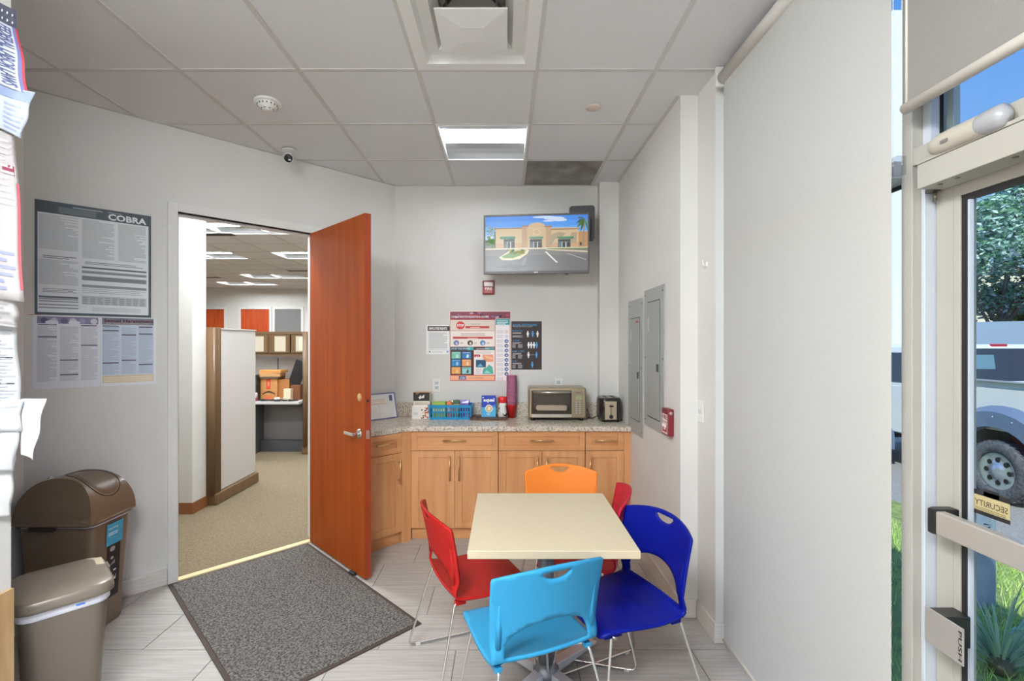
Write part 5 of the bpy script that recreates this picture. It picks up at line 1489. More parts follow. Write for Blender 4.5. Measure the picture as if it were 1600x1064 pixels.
a.rect(.06, .89, .97, .985, PU, 0)
for (u, c) in ((.16, P(86, 80, 108)), (.30, P(180, 176, 196)), (.45, P(100, 94, 124)), (.58, P(196, 192, 204)), (.72, P(150, 146, 170)), (.9, P(200, 196, 206))): a.disc(u, .93, .055, .04, c, 1, 10)
a.disc(.27, .905, .10, .03, P(214, 214, 222), 2, 12); a.disc(.60, .905, .09, .03, P(214, 214, 222), 2, 12)
D4 = P(64, 62, 76); T4 = P(182, 182, 190)
for (u0, u1) in ((.06, .34), (.385, .66), (.70, .96)): a.lines(u0, .10, u1, .86, 52, T4, 1, fill=.55, rag=.5)
for (u0, u1, v) in ((.07, .34, .868), (.70, .95, .862), (.07, .34, .70), (.385, .66, .38), (.385, .66, .178), (.70, .96, .585)): a.rect(u0, v, u1, v + .013, D4, 2)
a.build('print', t)
t, w_, h_ = poster45('harassment_notice', 'pale blue Sexual Harassment notice below the COBRA poster, right one', 'notice', 157.5, 244, 1.298, 1.713, P(216, 217, 220))
a = Art(lambda u, v: (u * w_, v * h_)); B4 = P(190, 200, 216); T5 = P(166, 175, 192)
a.rect(.02, .04, .95, .99, P(204, 208, 216), 0); a.rect(.02, .89, .95, .99, P(120, 122, 136), 1); a.text('Sexual Harassment', .05, .925, .945, .975, P(84, 36, 36), 3, bold=.03); a.text('IN THE WORKPLACE', .10, .898, .85, .920, P(196, 160, 130), 3)
a.rect(.02, .155, .95, .885, B4, 1)
for (u0, u1) in ((.03, .31), (.36, .62), (.67, .93)): a.lines(u0, .17, u1, .86, 46, T5, 2, fill=.55, rag=.5)
for (u0, u1, v) in ((.03, .31, .862), (.03, .31, .795), (.67, .93, .855), (.36, .62, .735), (.67, .93, .75), (.03, .31, .325), (.36, .62, .36), (.67, .93, .29)): a.rect(u0, v, u1, v + .015, P(72, 66, 78), 3)
a.rect(.03, .04, .95, .15, P(206, 190, 160), 2); a.lines(.05, .06, .93, .14, 3, P(222, 214, 196), 3)
a.build('print', t)
tag(MB(T45).box(-2.33, -2.28, -.0012, -.0002, 1.712, 1.716).build('tape_strip', P(206, 110, 90)), 'short red tape strip on the angled wall left of the COBRA poster', 'tape')

# ---------------------------------------------------------------- near wall: board and curling papers
cbd = thing('notice_board', 'dark-edged notice board on the near left wall behind the curling papers', 'board', (XN, 0, 0))
MB().box(.0005, .010, .70, 1.635, 1.71, 2.53).build('cork', mat('cork', (150, 120, 92), rough=.9), cbd)
m_ = MB(); m_.box(.0005, .016, 1.635, 1.662, 1.68, 2.56).box(.0005, .016, .67, .70, 1.68, 2.56).box(.0005, .016, .70, 1.635, 2.53, 2.56).box(.0005, .016, .70, 1.635, 1.68, 1.71)
m_.build('frame', mat('frame_brown', (92, 76, 66), rough=.5), cbd)
def curl_sheet(name, label, pts, z0, z1, m, twist=0.0, prints=None, back=None, cat='notice', n=10, taper=0.0):
    # pts: plan outline of the sheet (x, y), free edge last; the free edge leans outward by twist towards the top
    t = thing(name, label, cat, (pts[0][0], pts[0][1], z0))
    P0 = Vector((*pts[0], 0)); 
    def pos(u, v, off=0.0):
        f = u * (len(pts) - 1); i = min(int(f), len(pts) - 2); s = f - i
        x = pts[i][0] + (pts[i + 1][0] - pts[i][0]) * s; y = pts[i][1] + (pts[i + 1][1] - pts[i][1]) * s
        x += twist * u * u * (v - .5) + .004 * sin(v * 11 + u * 3) * u + taper * u * (v - .5)
        dx_, dy_ = pts[i + 1][0] - pts[i][0], pts[i + 1][1] - pts[i][1]; l_ = math.hypot(dx_, dy_)
        return (x - P0.x + off * dy_ / l_, y - P0.y - off * dx_ / l_, v * (z1 - z0) - .02 * u * (1 - v))
    MB().grid(lambda u, v: pos(u, v), n, 24).build('sheet', m, t, solid=.0006)
    if prints:
        pb_ = MB(); ms = []
        for (u0, v0, u1, v1, mm) in prints:
            if mm not in ms: ms.append(mm)
            k = max(1, int((u1 - u0) * n)); kv = max(1, int((v1 - v0) * 16))
            pb_.grid(lambda u, v: pos(u0 + (u1 - u0) * u, v0 + (v1 - v0) * v, .0020), k, kv, ms.index(mm))
        pb_.build('print', ms, t)['kind'] = 'stuff'
    return t, pos
def text_rows(v0, v1, n, m, u0=.08, u1=.94):
    return [(u0, v0 + (v1 - v0) * k / n, u1 - random.random() * .25, v0 + (v1 - v0) * (k + .45) / n, m) for k in range(n)]
NAVY, FLAGR = P(70, 78, 116), P(170, 54, 62)
t, pos = curl_sheet('federal_poster', 'curled federal labor law poster with stars and red edge at the upper left', [(-1.728, 1.50), (-1.722, 1.58), (-1.706, 1.64), (-1.684, 1.678)], 2.444, 2.715, P(186, 188, 198), twist=-.046,
    prints=[(.05, .78, .99, 1.0, P(74, 76, 88)), (.95, 0, 1, .78, FLAGR), (.88, 0, .95, .78, P(104, 106, 152)), (.05, 0, .45, .78, P(214, 204, 204))])
sm_ = MB(); 
for k in range(6):
    c = Vector(pos(.66 + .11 * (k % 3), .83 + .09 * (k // 3), .0022)); sm_.add([c + Vector((.005 * cos(2 * pi * q / 6), 0, .005 * sin(2 * pi * q / 6))) for q in range(6)], [tuple(range(6))])
o = sm_.build('star_print', P(220, 220, 226), t); o['kind'] = 'stuff'
vs, fs = text_geo('FEDERAL LABOR LAWS', .02)
fo = MB(); fo.add([pos(.58 + .26 * y, .75 - .72 * x, .0022) for x, y in vs], [f for f in fs])
fo.build('lettering', P(86, 94, 132), t)
t, pos = curl_sheet('flag_strip', 'torn blue and white paper flap hanging under the federal poster', [(-1.715, 1.60), (-1.695, 1.655), (-1.668, 1.682)], 2.29, 2.435, P(180, 186, 200), twist=.045,
    prints=[(.2, .76, .98, .98, P(130, 142, 172))] + text_rows(.08, .7, 6, P(156, 164, 190), .3, .9))
t, pos = curl_sheet('safety_poster', 'long shiny pinkish poster peeling off the left notice board', [(-1.728, 1.48), (-1.724, 1.57), (-1.712, 1.63), (-1.692, 1.672)], 1.72, 2.52, mat('glossy_pink', (196, 188, 186), rough=.12, k=1.0), twist=-.045,
    prints=[(.95, .05, 1, .5, P(170, 80, 90)), (.4, .84, .9, .98, P(206, 186, 186))] + text_rows(.40, .82, 16, P(190, 186, 188), .3) + text_rows(.04, .22, 6, P(150, 152, 190), .3) + [(0.70, .53, .93, .57, P(140, 60, 80))])
t, pos = curl_sheet('grey_notice', 'grey glossy half sheet below the pinkish poster', [(-1.728, 1.50), (-1.718, 1.60), (-1.690, 1.672)], 1.63, 1.715, mat('glossy_grey', (184, 180, 178), rough=.15), prints=text_rows(.1, .9, 5, P(160, 152, 152)))
t, pos = curl_sheet('wage_notice', 'tall white printed notice on the near left wall above the bins', [(-1.746, 1.47), (-1.742, 1.57), (-1.726, 1.64), (-1.700, 1.685)], 1.27, 1.66, P(206, 206, 206), twist=-.02, prints=text_rows(.25, .97, 24, P(172, 172, 176), .3) + [(.4, .40, .9, .41, INK), (.4, .62, .9, .63, INK)])
t, pos = curl_sheet('folded_notice', 'white sheet bent outward at the bottom of the left wall notices', [(-1.744, 1.58), (-1.728, 1.64), (-1.702, 1.684)], 1.13, 1.36, P(202, 202, 202), twist=.03, prints=text_rows(.55, .95, 7, P(180, 180, 184)))
t, pos = curl_sheet('curled_page', 'loose white page curling forward near the angled wall', [(-1.700, 1.69), (-1.680, 1.693), (-1.655, 1.690), (-1.634, 1.688)], 1.165, 1.362, P(212, 212, 214), twist=.046, prints=text_rows(.45, .95, 9, P(184, 184, 190), .15, .92))
t, pos = curl_sheet('small_notice', 'small white paper low on the near left wall above the bins', [(-1.747, 1.60), (-1.740, 1.65), (-1.727, 1.690)], .97, 1.16, P(216, 216, 214), twist=.015)
tag(MB().box(XN + .0005, XN + .012, 1.20, 1.704, 0.0005, .69).build('wood_board', mat('tan_board', (184, 154, 114), rough=.5, rgb2=(168, 134, 92), scale=3, stretch=(8, 8, 1))), 'tan wooden panel along the foot of the near left wall beside the pedal bin', 'board')

# ---------------------------------------------------------------- office beyond the door
PANF = mat('partition_fabric', (206, 200, 195), rough=.9, k=1.0, rgb2=(198, 192, 187), scale=120)
BRN = mat('partition_brown', (120, 92, 62), rough=.4, k=1.0, rgb2=(104, 78, 52), scale=3, stretch=(30, 30, .4))
def partition(label, x, y0, y1, h_, th=.07, post_first=True):
    t = thing('office_partition', label, 'partition', (x, y0, 0))
    L_ = y1 - y0
    MB().box(-th * .28, th * .28, .10, L_ - .004, .12, h_ - .012).build('fabric_panel', PANF, t)
    MB().box(-th / 2 - .012, th / 2 + .012, .0, L_ + .012, .0045, .115).build('base_rail', BRN, t, bevel=.012)
    MB().box(-th / 2 + .010, th / 2 - .010, .1, L_, h_ - .012, h_).build('top_cap', mat('cap_grey', (186, 182, 178)), t)
    MB().loft([[(p[0], p[1], z) for p in rrect(th, .11, .022, cx=0, cy=.05)] for z in (.10, h_ + .004)]).build('corner_post', BRN, t)
    rb = MB()
    for k in range(4): rb.box(th / 2 - .001, th / 2 + .003, .012 + k * .023, .022 + k * .023, .12, h_)
    rb.build('rib', mat('rib_brown', (92, 68, 44), rough=.5), t)
    return t
partition('grey office partition with a brown post just past the doorway', -2.80, 4.575, 5.36, 1.70, .095)
p2 = partition('grey office partition with a brown foot beside the desk at the back', -2.775, 6.68, 8.0, 1.70, .07)
dk = thing('office_desk', 'office desk with a grey top and dark panels seen through the doorway', 'desk', (-3.86, 7.05, 0))
MB().box(-1.0, 1.03, -.43, .40, .705, .74).build('desk_top', mat('desk_grey', (208, 206, 204), rough=.4, k=1.0), dk, bevel=.004)
MB().box(-1.0, 1.03, -.10, -.06, .16, .704).build('modesty_panel', mat('panel_charcoal', (112, 108, 108), rough=.8), dk)
MB().box(-1.0, 1.03, -.20, -.06, .0045, .159).build('base_panel', mat('panel_dark', (78, 78, 82), rough=.7), dk)
MB().box(.36, .385, -.36, -.105, .0045, .704).build('leg', mat('panel_dark'), dk)
MB().cyl((.37, -.40, .64), .02, .06, 12).build('keyboard_knob', P(200, 196, 190), dk)
ht = thing('hutch_shelf', 'brown overhead cabinet with pale window panes above the office desk', 'cabinet', (-3.85, 7.15, 0))
m_ = MB(); m_.box(-1.0, 1.03, .0, .30, 1.36, 1.40).box(-1.0, 1.03, .0, .30, 1.68, 1.72)
m_.box(-1.0, 1.03, .27, .30, 1.40, 1.68)
for x in (-1.0, -.55, .34, .995): m_.box(x, x + .035, 0, .27, 1.40, 1.68)
m_.build('hutch_body', BRN, ht)
for (x0, x1) in ((.385, .655), (.70, .99), (-.5, .33)):
    fr_ = MB(); fr_.box(x0 - .012, x1 + .012, -.018, -.001, 1.405, 1.425).box(x0 - .012, x1 + .012, -.018, -.001, 1.655, 1.675).box(x0 - .012, x0 + .05, -.018, -.001, 1.425, 1.655).box(x1 - .05, x1 + .012, -.018, -.001, 1.425, 1.655)
    d_ = fr_.build('door_frame', BRN, ht)
    MB().box(x0 + .05, x1 - .05, -.010, -.006, 1.425, 1.655).build('door_pane', mat('pane_cream', (204, 194, 174), rough=.25, k=1.0), d_)
MB().box(.80, .90, -.014, -.0105, 1.44, 1.64).build('pane_note', P(214, 204, 178), ht)
MB().box(-1.0, 1.03, .05, .25, 1.335, 1.3595).build('light_rail', P(176, 174, 176), ht)
bp_ = thing('desk_back_panel', 'pale grey fabric panel behind the boxes on the office desk', 'partition', (-3.85, 7.48, 0))
MB().box(-1.0, 1.03, -.02, .02, .0045, 1.70).build('fabric_panel', PANF, bp_)
MB().box(.33, .345, -.024, -.02, .76, 1.33).build('panel_joint', P(90, 88, 90), bp_)
# things on the desk
KRAFT = mat('kraft_board', (196, 140, 84), rough=.75, rgb2=(178, 122, 70), scale=6); KRAFT2 = mat('kraft_dark', (120, 72, 44), rough=.75)
DZ = .7403
def dbox(name, label, px0, px1, py0, py1, Y, d_, m, cat='box', rz=0, z=None):
    p0 = at(px0, py1, Y); p1 = at(px1, py0, Y)
    z0 = DZ if z is None else z
    t = thing(name, label, cat, ((p0.x + p1.x) / 2, Y + d_ / 2, z0), rz)
    w_ = p1.x - p0.x; h_ = p1.z - p0.z if z is None else p1.z - p0.z
    MB().box(-w_ / 2, w_ / 2, -d_ / 2, d_ / 2, 0, h_).build('carton', m, t, bevel=.003, seg=1)
    return t, w_, h_, d_
t, w_, h_, d_ = dbox('cardboard_box', 'kraft cardboard box with red tape on the office desk', 407, 433, 588, 621, 6.85, .24, KRAFT)
a = Art(lambda u, v: (-w_ / 2 + u * w_, v * h_), base=d_ / 2); a.rect(.36, .52, .60, .98, P(206, 48, 40), 0); a.poly([(.42, .56), (.48, .74), (.54, .56), (.52, .92), (.48, .80), (.44, .92)], P(226, 150, 120), 1)
a.poly([(.12 + .76 * k / 12, .42 - .12 * (2 * k / 12 - 1) ** 2) for k in range(13)] + [(.88 - .76 * k / 12, .36 - .10 * (1 - 2 * k / 12) ** 2 - .02) for k in range(13)], P(60, 44, 34), 0)
a.text('handle with care', .30, .05, .66, .22, P(196, 70, 50), 0) if False else a.rect(.30, .04, .62, .20, P(206, 100, 66), 0)
a.build('box_print', t)
topz = DZ + h_
dbox('cardboard_box', 'plain kraft box right of the red-taped one on the office desk', 433.5, 452, 590, 621, 6.90, .22, mat('kraft_plain', (176, 116, 66), rough=.75))
dbox('cardboard_box', 'small cream box in front of the plain kraft box on the office desk', 443, 454, 603, 621, 6.78, .10, P(226, 208, 178))
t, w_, h_, d_ = dbox('cardboard_box', 'dark brown box at the right end of the office desk under the black screen', 454.5, 469, 598, 621, 6.86, .22, KRAFT2)
z_ = topz + .001
dbox('paper_folder', 'dark folder lying on the red-taped box', 405, 434, 585, 588, 6.83, .24, P(96, 76, 60), 'folder', z=z_)
dbox('paper_folder', 'tan folder stack topping the pile on the red-taped box', 404, 436, 579, 584.5, 6.84, .22, P(196, 150, 100), 'folder', R(6), z=z_ + .0285)
dbox('paper_folder', 'orange-brown flat carton at the top of the pile on the office desk', 405, 440, 574, 578.5, 6.85, .21, P(206, 146, 84), 'folder', R(-5), z=z_ + .081)
sc_ = thing('computer_screen', 'black screen tilted on its boxes at the right of the office desk', 'screen', at(460, 600, 6.90), 0)
sc_.rotation_euler = (R(-8), R(17), R(10))
MB().box(-.095, .075, .02, .05, -.02, .35).build('screen_panel', BLACKP, sc_, bevel=.004)
MB().box(-.085, .065, .018, .0199, -.005, .34).build('display', mat('lens_black'), sc_)
MB().box(-.02, .08, .0505, .07, .20, .26).build('stand_bracket', P(80, 74, 70), sc_)
mn = thing('black_case', 'upright black case at the left of the boxes on the office desk', 'case', at(402.5, 621, 6.85) * 1, 0); mn.location.z = DZ
MB().box(-.045, .04, -.08, .08, 0, .36).build('case_body', BLACKP, mn, bevel=.008)
MB().box(-.04, .035, -.081, -.08, .22, .30).build('case_panel', P(60, 60, 60), mn)
pc = thing('pink_case', 'small white and pink pouch at the left edge of the office desk', 'pouch', at(397, 621, 6.72), 0); pc.location.z = DZ
MB().loft([[(p[0], p[1], z) for p in rrect(w_, .07, .02)] for (w_, z) in ((.07, 0), (.08, .02), (.08, .05))]).build('pouch_body', P(170, 70, 110), pc)
MB().loft([[(p[0], p[1], z) for p in rrect(w_, .07, .02)] for (w_, z) in ((.082, .051), (.082, .10), (.06, .115))]).build('pouch_flap', P(226, 222, 226), pc)
cl_ = MB(); rr = random.Random(21)
for k in range(22):
    x = rr.uniform(-3.47, -2.90); y = rr.uniform(6.645, 6.74)
    cl_.tube([(x + rr.uniform(-.09, .09), y + rr.uniform(-.03, .03), DZ + .006 + rr.uniform(0, .018)) for _ in range(5)], .005, 5, fillet=.03)
tag(cl_.build('cable_tangle', mat('cable_black', (44, 40, 40), rough=.5)), 'tangle of black cables along the front of the office desk', 'cables', kind='stuff')
for k, (x, m) in enumerate(((-3.16, P(226, 222, 216)), (-3.05, P(206, 196, 180)))):
    o = thing('adapter', ['white charger block among the cables', 'cream charger block right of the white one among the cables'][k], 'charger', (x, 6.68, DZ + .028), rr.uniform(-1, 1))
    MB().box(-.035, .035, -.02, .02, 0, .028).build('adapter_body', m, o, bevel=.005)
    MB().tube([(.035, 0, .014), (.07, .01, .01), (.09, .03, -.01)], .003, 6).build('lead', m, o)
# far wall doors and window
def far_door(name, px0, px1, m, label, top=483):
    d = structure(name, label); Y = 12.5
    x0 = at(px0, 0, Y).x; x1 = at(px1, 0, Y).x; zt = at(0, top, Y).z
    for (a_, b_) in ((x0 - .06, x0), (x1, x1 + .06)): MB().box(a_, b_, Y - .03, Y - .0005, 0.005, zt + .06).build('jamb', TRIMW, d)
    MB().box(x0, x1, Y - .03, Y - .0005, zt, zt + .06).build('head', TRIMW, d)
    MB().box(x0 + .004, x1 - .004, Y - .018, Y - .001, .012, zt - .004).build('door_leaf', m, d)
    MB().box(x1 - .12, x1 - .05, Y - .06, Y - .0185, 1.0, 1.03).build('door_handle', CHROME, d)
ORD = mat('far_door_wood', (200, 84, 30), rough=.4, k=1.0, rgb2=(176, 62, 18), scale=2, stretch=(6, 6, .5))
far_door('door_3', 308, 351, ORD, 'orange wooden door on the far office wall, left one')
far_door('door_4', 377, 421.5, ORD, 'orange wooden door on the far office wall, middle one')
far_door('door_5', 430, 471, mat('grey_glazed', (122, 122, 122), rough=.2, coat=.4), 'grey glazed door on the far office wall')
for k, (x, y, lab) in enumerate(((-3.75, 6.35, 'dark slotted ceiling vent at the left of the office ceiling, nearer one'), (-5.3, 9.15, 'dark slotted ceiling vent by the wooden door edge in the office ceiling'), (-6.6, 9.2, 'dark slotted ceiling vent at the left of the office ceiling, farther one'))):
    y = {0: 6.2, 1: 9.35, 2: 10.3}[k]; x = {0: -3.75, 1: -3.95, 2: -6.35}[k]
    t = thing('ceiling_vent', lab, 'air vent', (x, y, 2.957))
    m_ = MB(); m_.box(-.28, .28, -.10, -.085, -.008, 0).box(-.28, .28, .085, .10, -.008, 0).box(-.28, -.265, -.085, .085, -.008, 0).box(.265, .28, -.085, .085, -.008, 0); m_.build('frame', ENAMEL, t)
    MB().box(-.265, .265, -.085, .085, -.002, 0).build('backing', mat('duct_dark'), t)
    for q_ in range(6): MB(Matrix.Translation((0, -.07 + q_ * .028, -.004)) @ Matrix.Rotation(R(35), 4, 'X')).box(-.264, .264, -.009, .009, -.001, .001).build('slat', mat('vent_grey', (130, 126, 122)), t)

# ---------------------------------------------------------------- outside
def gz(x, y):                                      # lawn falls away to the car park
    t = max(0, min(1, (x - 2.6) / 2.6))
    return -.10 - .53 * t * t * (3 - 2 * t)
GRASSG = mat('lawn_soil', (140, 160, 92), rough=.95, rgb2=(104, 118, 66), scale=9)
g = MB(); g.grid(lambda u, v: (1.45 + u * 3.95, -6 + v * 26, gz(1.45 + u * 3.95, 0)), 24, 8)
tag(g.build('ground', GRASSG), 'sloping lawn outside the glass door', kind='structure')
tag(MB().box(5.4, 40, -20, 60, -.80, -.63).box(-12, 5.4, -20, 60, -.95, -.80).build('pavement', mat('asphalt', (150, 148, 146), rough=.9, rgb2=(126, 124, 122), scale=40)), 'grey car park surface', kind='structure')
tag(MB().box(1.42, 1.50, -6, 12, -.3, -.03).build('kerb', mat('concrete', (190, 186, 178), rough=.9)), 'concrete edge along the building', kind='structure')
bl_ = MB(); rr = random.Random(9)
for k in range(15000):
    x = 1.52 + 3.8 * rr.random() ** 1.3; y = rr.uniform(.9, 5.6)
    z = gz(x, y); a_ = rr.uniform(0, 2 * pi); h_ = rr.uniform(.035, .10); w_ = .0035; lx, ly = rr.uniform(-.04, .04), rr.uniform(-.04, .04)
    dx_, dy_ = cos(a_) * w_, sin(a_) * w_
    bl_.add([(x - dx_, y - dy_, z - .005), (x + dx_, y + dy_, z - .005), (x + lx, y + ly, z + h_)], [(0, 1, 2)], 0 if rr.random() < .6 else (1 if rr.random() < .7 else 2))
tag(bl_.build('grass', [mat('grass_green', (160, 196, 100), rough=.8), mat('grass_light', (200, 220, 146), rough=.8), mat('grass_dry', (176, 166, 116), rough=.8)]), 'rough green grass outside the glass door', 'grass', kind='stuff')
# spider-leaved plant
pt = thing('spiky_plant', 'spiky grey-green plant just outside the glass door', 'plant', (2.50, 2.42, gz(2.5, 0)))
LEAFM = mat('agave_leaf', (180, 206, 182), rough=.5, rgb2=(140, 172, 142), scale=9, stretch=(1, 1, .3)); LEAFD = mat('agave_leaf_dark', (134, 168, 142), rough=.5)
rr = random.Random(4)
for k in range(64):
    az = rr.uniform(0, 2 * pi); el = R(rr.uniform(25, 86)); ln = rr.uniform(.32, .56); droop = rr.uniform(.15, .75) * cos(el) + .08
    mb = MB(); rows = []
    n = 7
    for i in range(n + 1):
        s = i / n; r_ = ln * s * cos(el * (1 - .1 * s)); z = ln * s * sin(el) - droop * ln * s * s * s * .9
        w_ = .010 * (1 - s) ** .6 * (.5 + s * 1.2 if s < .4 else 1)
        c, s_ = cos(az), sin(az)
        rows.append([(r_ * c - w_ * s_, r_ * s_ + w_ * c, z + .004), (r_ * c, r_ * s_, z), (r_ * c + w_ * s_, r_ * s_ - w_ * c, z + .004)])
    vs = [p for r_ in rows for p in r_]; fs = []
    for i in range(n):
        for q_ in range(2): fs.append((i * 3 + q_, i * 3 + q_ + 1, i * 3 + q_ + 4, i * 3 + q_ + 3))
    mb.add(vs, fs, 0, True); mb.build('leaf', LEAFM if rr.random() < .6 else LEAFD, pt)
MB().lathe([(.05, -.01), (.06, .03), (.03, .08)], seg=12).build('stem', mat('plant_stem', (90, 84, 60)), pt)
wp = thing('white_pillar', 'white stuccoed pillar far outside, seen in the gap beside the long blind', 'pillar', (8.89, 10.92, -.63))
WST = mat('white_stucco', (236, 236, 236), rough=.9)
MB().box(-.35, .35, -.35, .35, .301, 9.5).build('shaft', WST, wp)
MB().box(-.38, .38, -.38, .38, 0, .30).build('plinth', WST, wp, bevel=.01)
# low post
po = thing('metal_post', 'short blue-grey metal post on the lawn outside the glass door', 'post', (3.08, 3.12, gz(3.08, 0)))
POSTM = mat('post_blue', (146, 160, 176), rough=.5, rgb2=(128, 142, 158), scale=6)
MB().box(-.075, .075, -.04, .04, -.05, .70).build('post_body', POSTM, po, bevel=.008)
MB().box(-.08, .08, -.045, .045, .70, .72).build('cap', POSTM, po, bevel=.004)
a = Art(lambda u, v: (u, v), base=.0405)
for k in range(5): a.poly([(-.02 + rr.uniform(0, .05), .48 + k * .02), (-.01 + rr.uniform(0, .05), .49 + k * .02), (.0 + rr.uniform(0, .05), .475 + k * .02)], P(50, 50, 56), 0)
a.build('scuff_marks', po)
# pickup truck, nose towards +y
tk = thing('pickup_truck', 'white lifted pickup truck with grey fender flares parked outside', 'truck', (7.78, 6.60, -.63))
TWH = mat('truck_white', (206, 210, 216), rough=.25, coat=.5); TGR = mat('truck_grey', (92, 110, 140), rough=.45); TGL = mat('truck_glass', (44, 50, 58), rough=.06, coat=.6)
hw = .93
def arch(yc, zc, r_, y0, y1, zb, zt):              # side panel outline with a wheel arch cut out of its lower edge
    pts = [(y0, zb)]
    n = 14
    a0 = math.asin(max(-1, min(1, (zb - zc) / r_)))
    pts += [(yc - r_ * cos(a0 + (pi - 2 * a0) * k / n) , zc + r_ * sin(a0 + (pi - 2 * a0) * k / n)) for k in range(n + 1)]
    pts += [(y1, zb), (y1, zt), (y0, zt)]
    return pts
bd = MB()
for s in (-1, 1): bd.prism(arch(0, .43, .64, -1.25, .74, .62, 1.64), s * hw - (.07 if s > 0 else 0), s * hw + (.07 if s < 0 else 0), axis='x')
bd.box(-hw + .07, hw - .07, -1.25, -1.18, .70, 1.62).box(-hw + .07, hw - .07, .68, .74, .8, 1.60).box(-hw + .07, hw - .07, -1.18, .68, .95, 1.0)
bd.build('bed', TWH, tk, bevel=.012)
rl = MB()
for s in (-1, 1): rl.box(s * hw - .05, s * hw + .05, -1.24, .72, 1.642, 1.66)
rl.build('bed_rail', mat('rail_grey', (150, 156, 166), rough=.5), tk)
cbm = MB(); cbm.prism(arch(2.75, .43, .64, .76, 3.75, .62, 1.45), -hw, hw, axis='x'); cbm.build('cab_body', TWH, tk, bevel=.02)
cr = MB(); cr.loft([[(p[0], p[1] + yy, z) for p in rrect(w_, d_, .06)] for (w_, d_, yy, z) in ((1.84, 1.95, 1.80, 1.452), (1.72, 1.72, 1.72, 1.80), (1.56, 1.34, 1.60, 2.10), (1.44, 1.22, 1.60, 2.16))], smooth=False); cr.build('cab_roof', TWH, tk, bevel=.02)
rw = MB(); rw.add([(-.74, .765, 1.68), (.74, .765, 1.68), (.67, .895, 2.10), (-.67, .895, 2.10)], [(0, 1, 2, 3)])
rwv = MB(); rwv.prism([(-.80, 1.56), (.80, 1.56), (.75, 2.06), (.70, 2.10), (-.70, 2.10), (-.75, 2.06)], 0, .012, axis='y')
o = rwv.build('rear_window', TGL, tk); o.matrix_local = Matrix.Translation((0, .80, 1.56)) @ Matrix.Rotation(R(-8), 4, 'X') @ Matrix.Translation((0, 0, -1.56))
MB().box(-.55, -.20, -.0155, -.0125, 1.78, 2.0).build('window_sticker', mat('sticker_teal', (96, 130, 140), rough=.3), o)
for s in (-1, 1):
    sw_ = MB(); sw_.prism([(.98, 1.50), (2.55, 1.50), (2.15, 2.02), (1.10, 2.02)], -.006, .006, axis='x'); o = sw_.build('side_window', TGL, tk); o.matrix_local = Matrix.Translation((s * .918, 0, 0)) @ Matrix.Translation((0, 0, 1.5)) @ Matrix.Rotation(R(-s * 11), 4, 'Y') @ Matrix.Translation((0, 0, -1.5))
MB().box(-.13, .13, .955, .985, 2.115, 2.165).build('brake_light', mat('brake_red', (180, 30, 50), rough=.2), tk, bevel=.008)
for s in (-1, 1): MB().box(s * .84 - .08, s * .84 + .08, -1.262, -1.22, 1.15, 1.55).build('tail_light', mat('brake_red'), tk, bevel=.01)
for yc in (0, 2.75):
    for s in (-1, 1):
        fl = MB(); n = 18; rings = []
        for k in range(n + 1):
            a_ = R(-8 + 196 * k / n); c, s_ = cos(a_), sin(a_)
            rings.append([(s * (hw - .02), yc + c * r_, .43 + s_ * r_) if q_ in (0, 3) else (s * (hw + .15), yc + c * (r_ - (.02 if q_ == 2 else 0)), .43 + s_ * (r_ - (.02 if q_ == 2 else 0))) for q_, r_ in enumerate((.60, .60, .83, .90))])
        fl.loft(rings, smooth=False); fo_ = fl.build('fender_flare', TGR, tk)
        bt = MB()
        for k in range(9):
            a_ = R(10 + 160 * k / 8); bt.lathe([(.014, 0), (.010, s * .008)], (s * (hw + .148), yc + cos(a_) * .74, .43 + sin(a_) * .74), 8, 0, 'x')
        bt.build('bolt', mat('bolt_light', (190, 196, 206), metal=.6, rough=.3), fo_)
        wh = MB(); x0 = s * (hw - .12)
        wh.lathe([(.24, x0 - s * .02), (.36, x0 - s * .02), (.41, x0 + s * .03), (.42, x0 + s * .12), (.41, x0 + s * .20), (.36, x0 + s * .235), (.26, x0 + s * .235), (.25, x0 + s * .20)], (0, yc, .42), 40, 0, 'x', cap=False)
        w_o = wh.build('tyre', mat('tyre_rubber', (62, 66, 74), rough=.75, rgb2=(92, 96, 104), scale=30), tk)
        tr_ = MB()
        for k in range(36):
            T = Matrix.Translation((0, yc, .42)) @ Matrix.Rotation(2 * pi * k / 36, 4, 'X'); tr_.T = T; tr_.box(min(x0, x0 + s * .2), max(x0, x0 + s * .2), -.022, .022, .412, .424)
        tr_.build('tread_lug', mat('tyre_rubber'), w_o)
        rm = MB(); rm.lathe([(.255, x0 + s * .205), (.245, x0 + s * .215), (.20, x0 + s * .185), (.10, x0 + s * .20), (.09, x0 + s * .225), (.0, x0 + s * .23)], (0, yc, .42), 32, 0, 'x', cap=False)
        r_o = rm.build('wheel_rim', mat('rim_silver', (176, 184, 196), rough=.3, metal=.7), w_o)
        hl = MB()
        for k in range(8):
            a_ = 2 * pi * k / 8; hl.lathe([(.034, 0), (.030, s * .004)], (x0 + s * .197, yc + .155 * cos(a_), .42 + .155 * sin(a_)), 12, 0, 'x')
        hl.build('rim_hole', BLACK, r_o)
un = MB(); un.box(-.5, .5, -1.2, 3.4, .50, .64); un.tube([(-.85, 0, .42), (.85, 0, .42)], .07, 12).tube([(-.85, 2.75, .42), (.85, 2.75, .42)], .07, 12).box(-.86, .86, -.6, .6, .72, .94)
un.build('chassis', mat('chassis_dark', (54, 50, 50), rough=.7), tk)
MB().box(-.9, .9, -1.36, -1.27, .70, .86).build('bumper', CHROME, tk, bevel=.02)
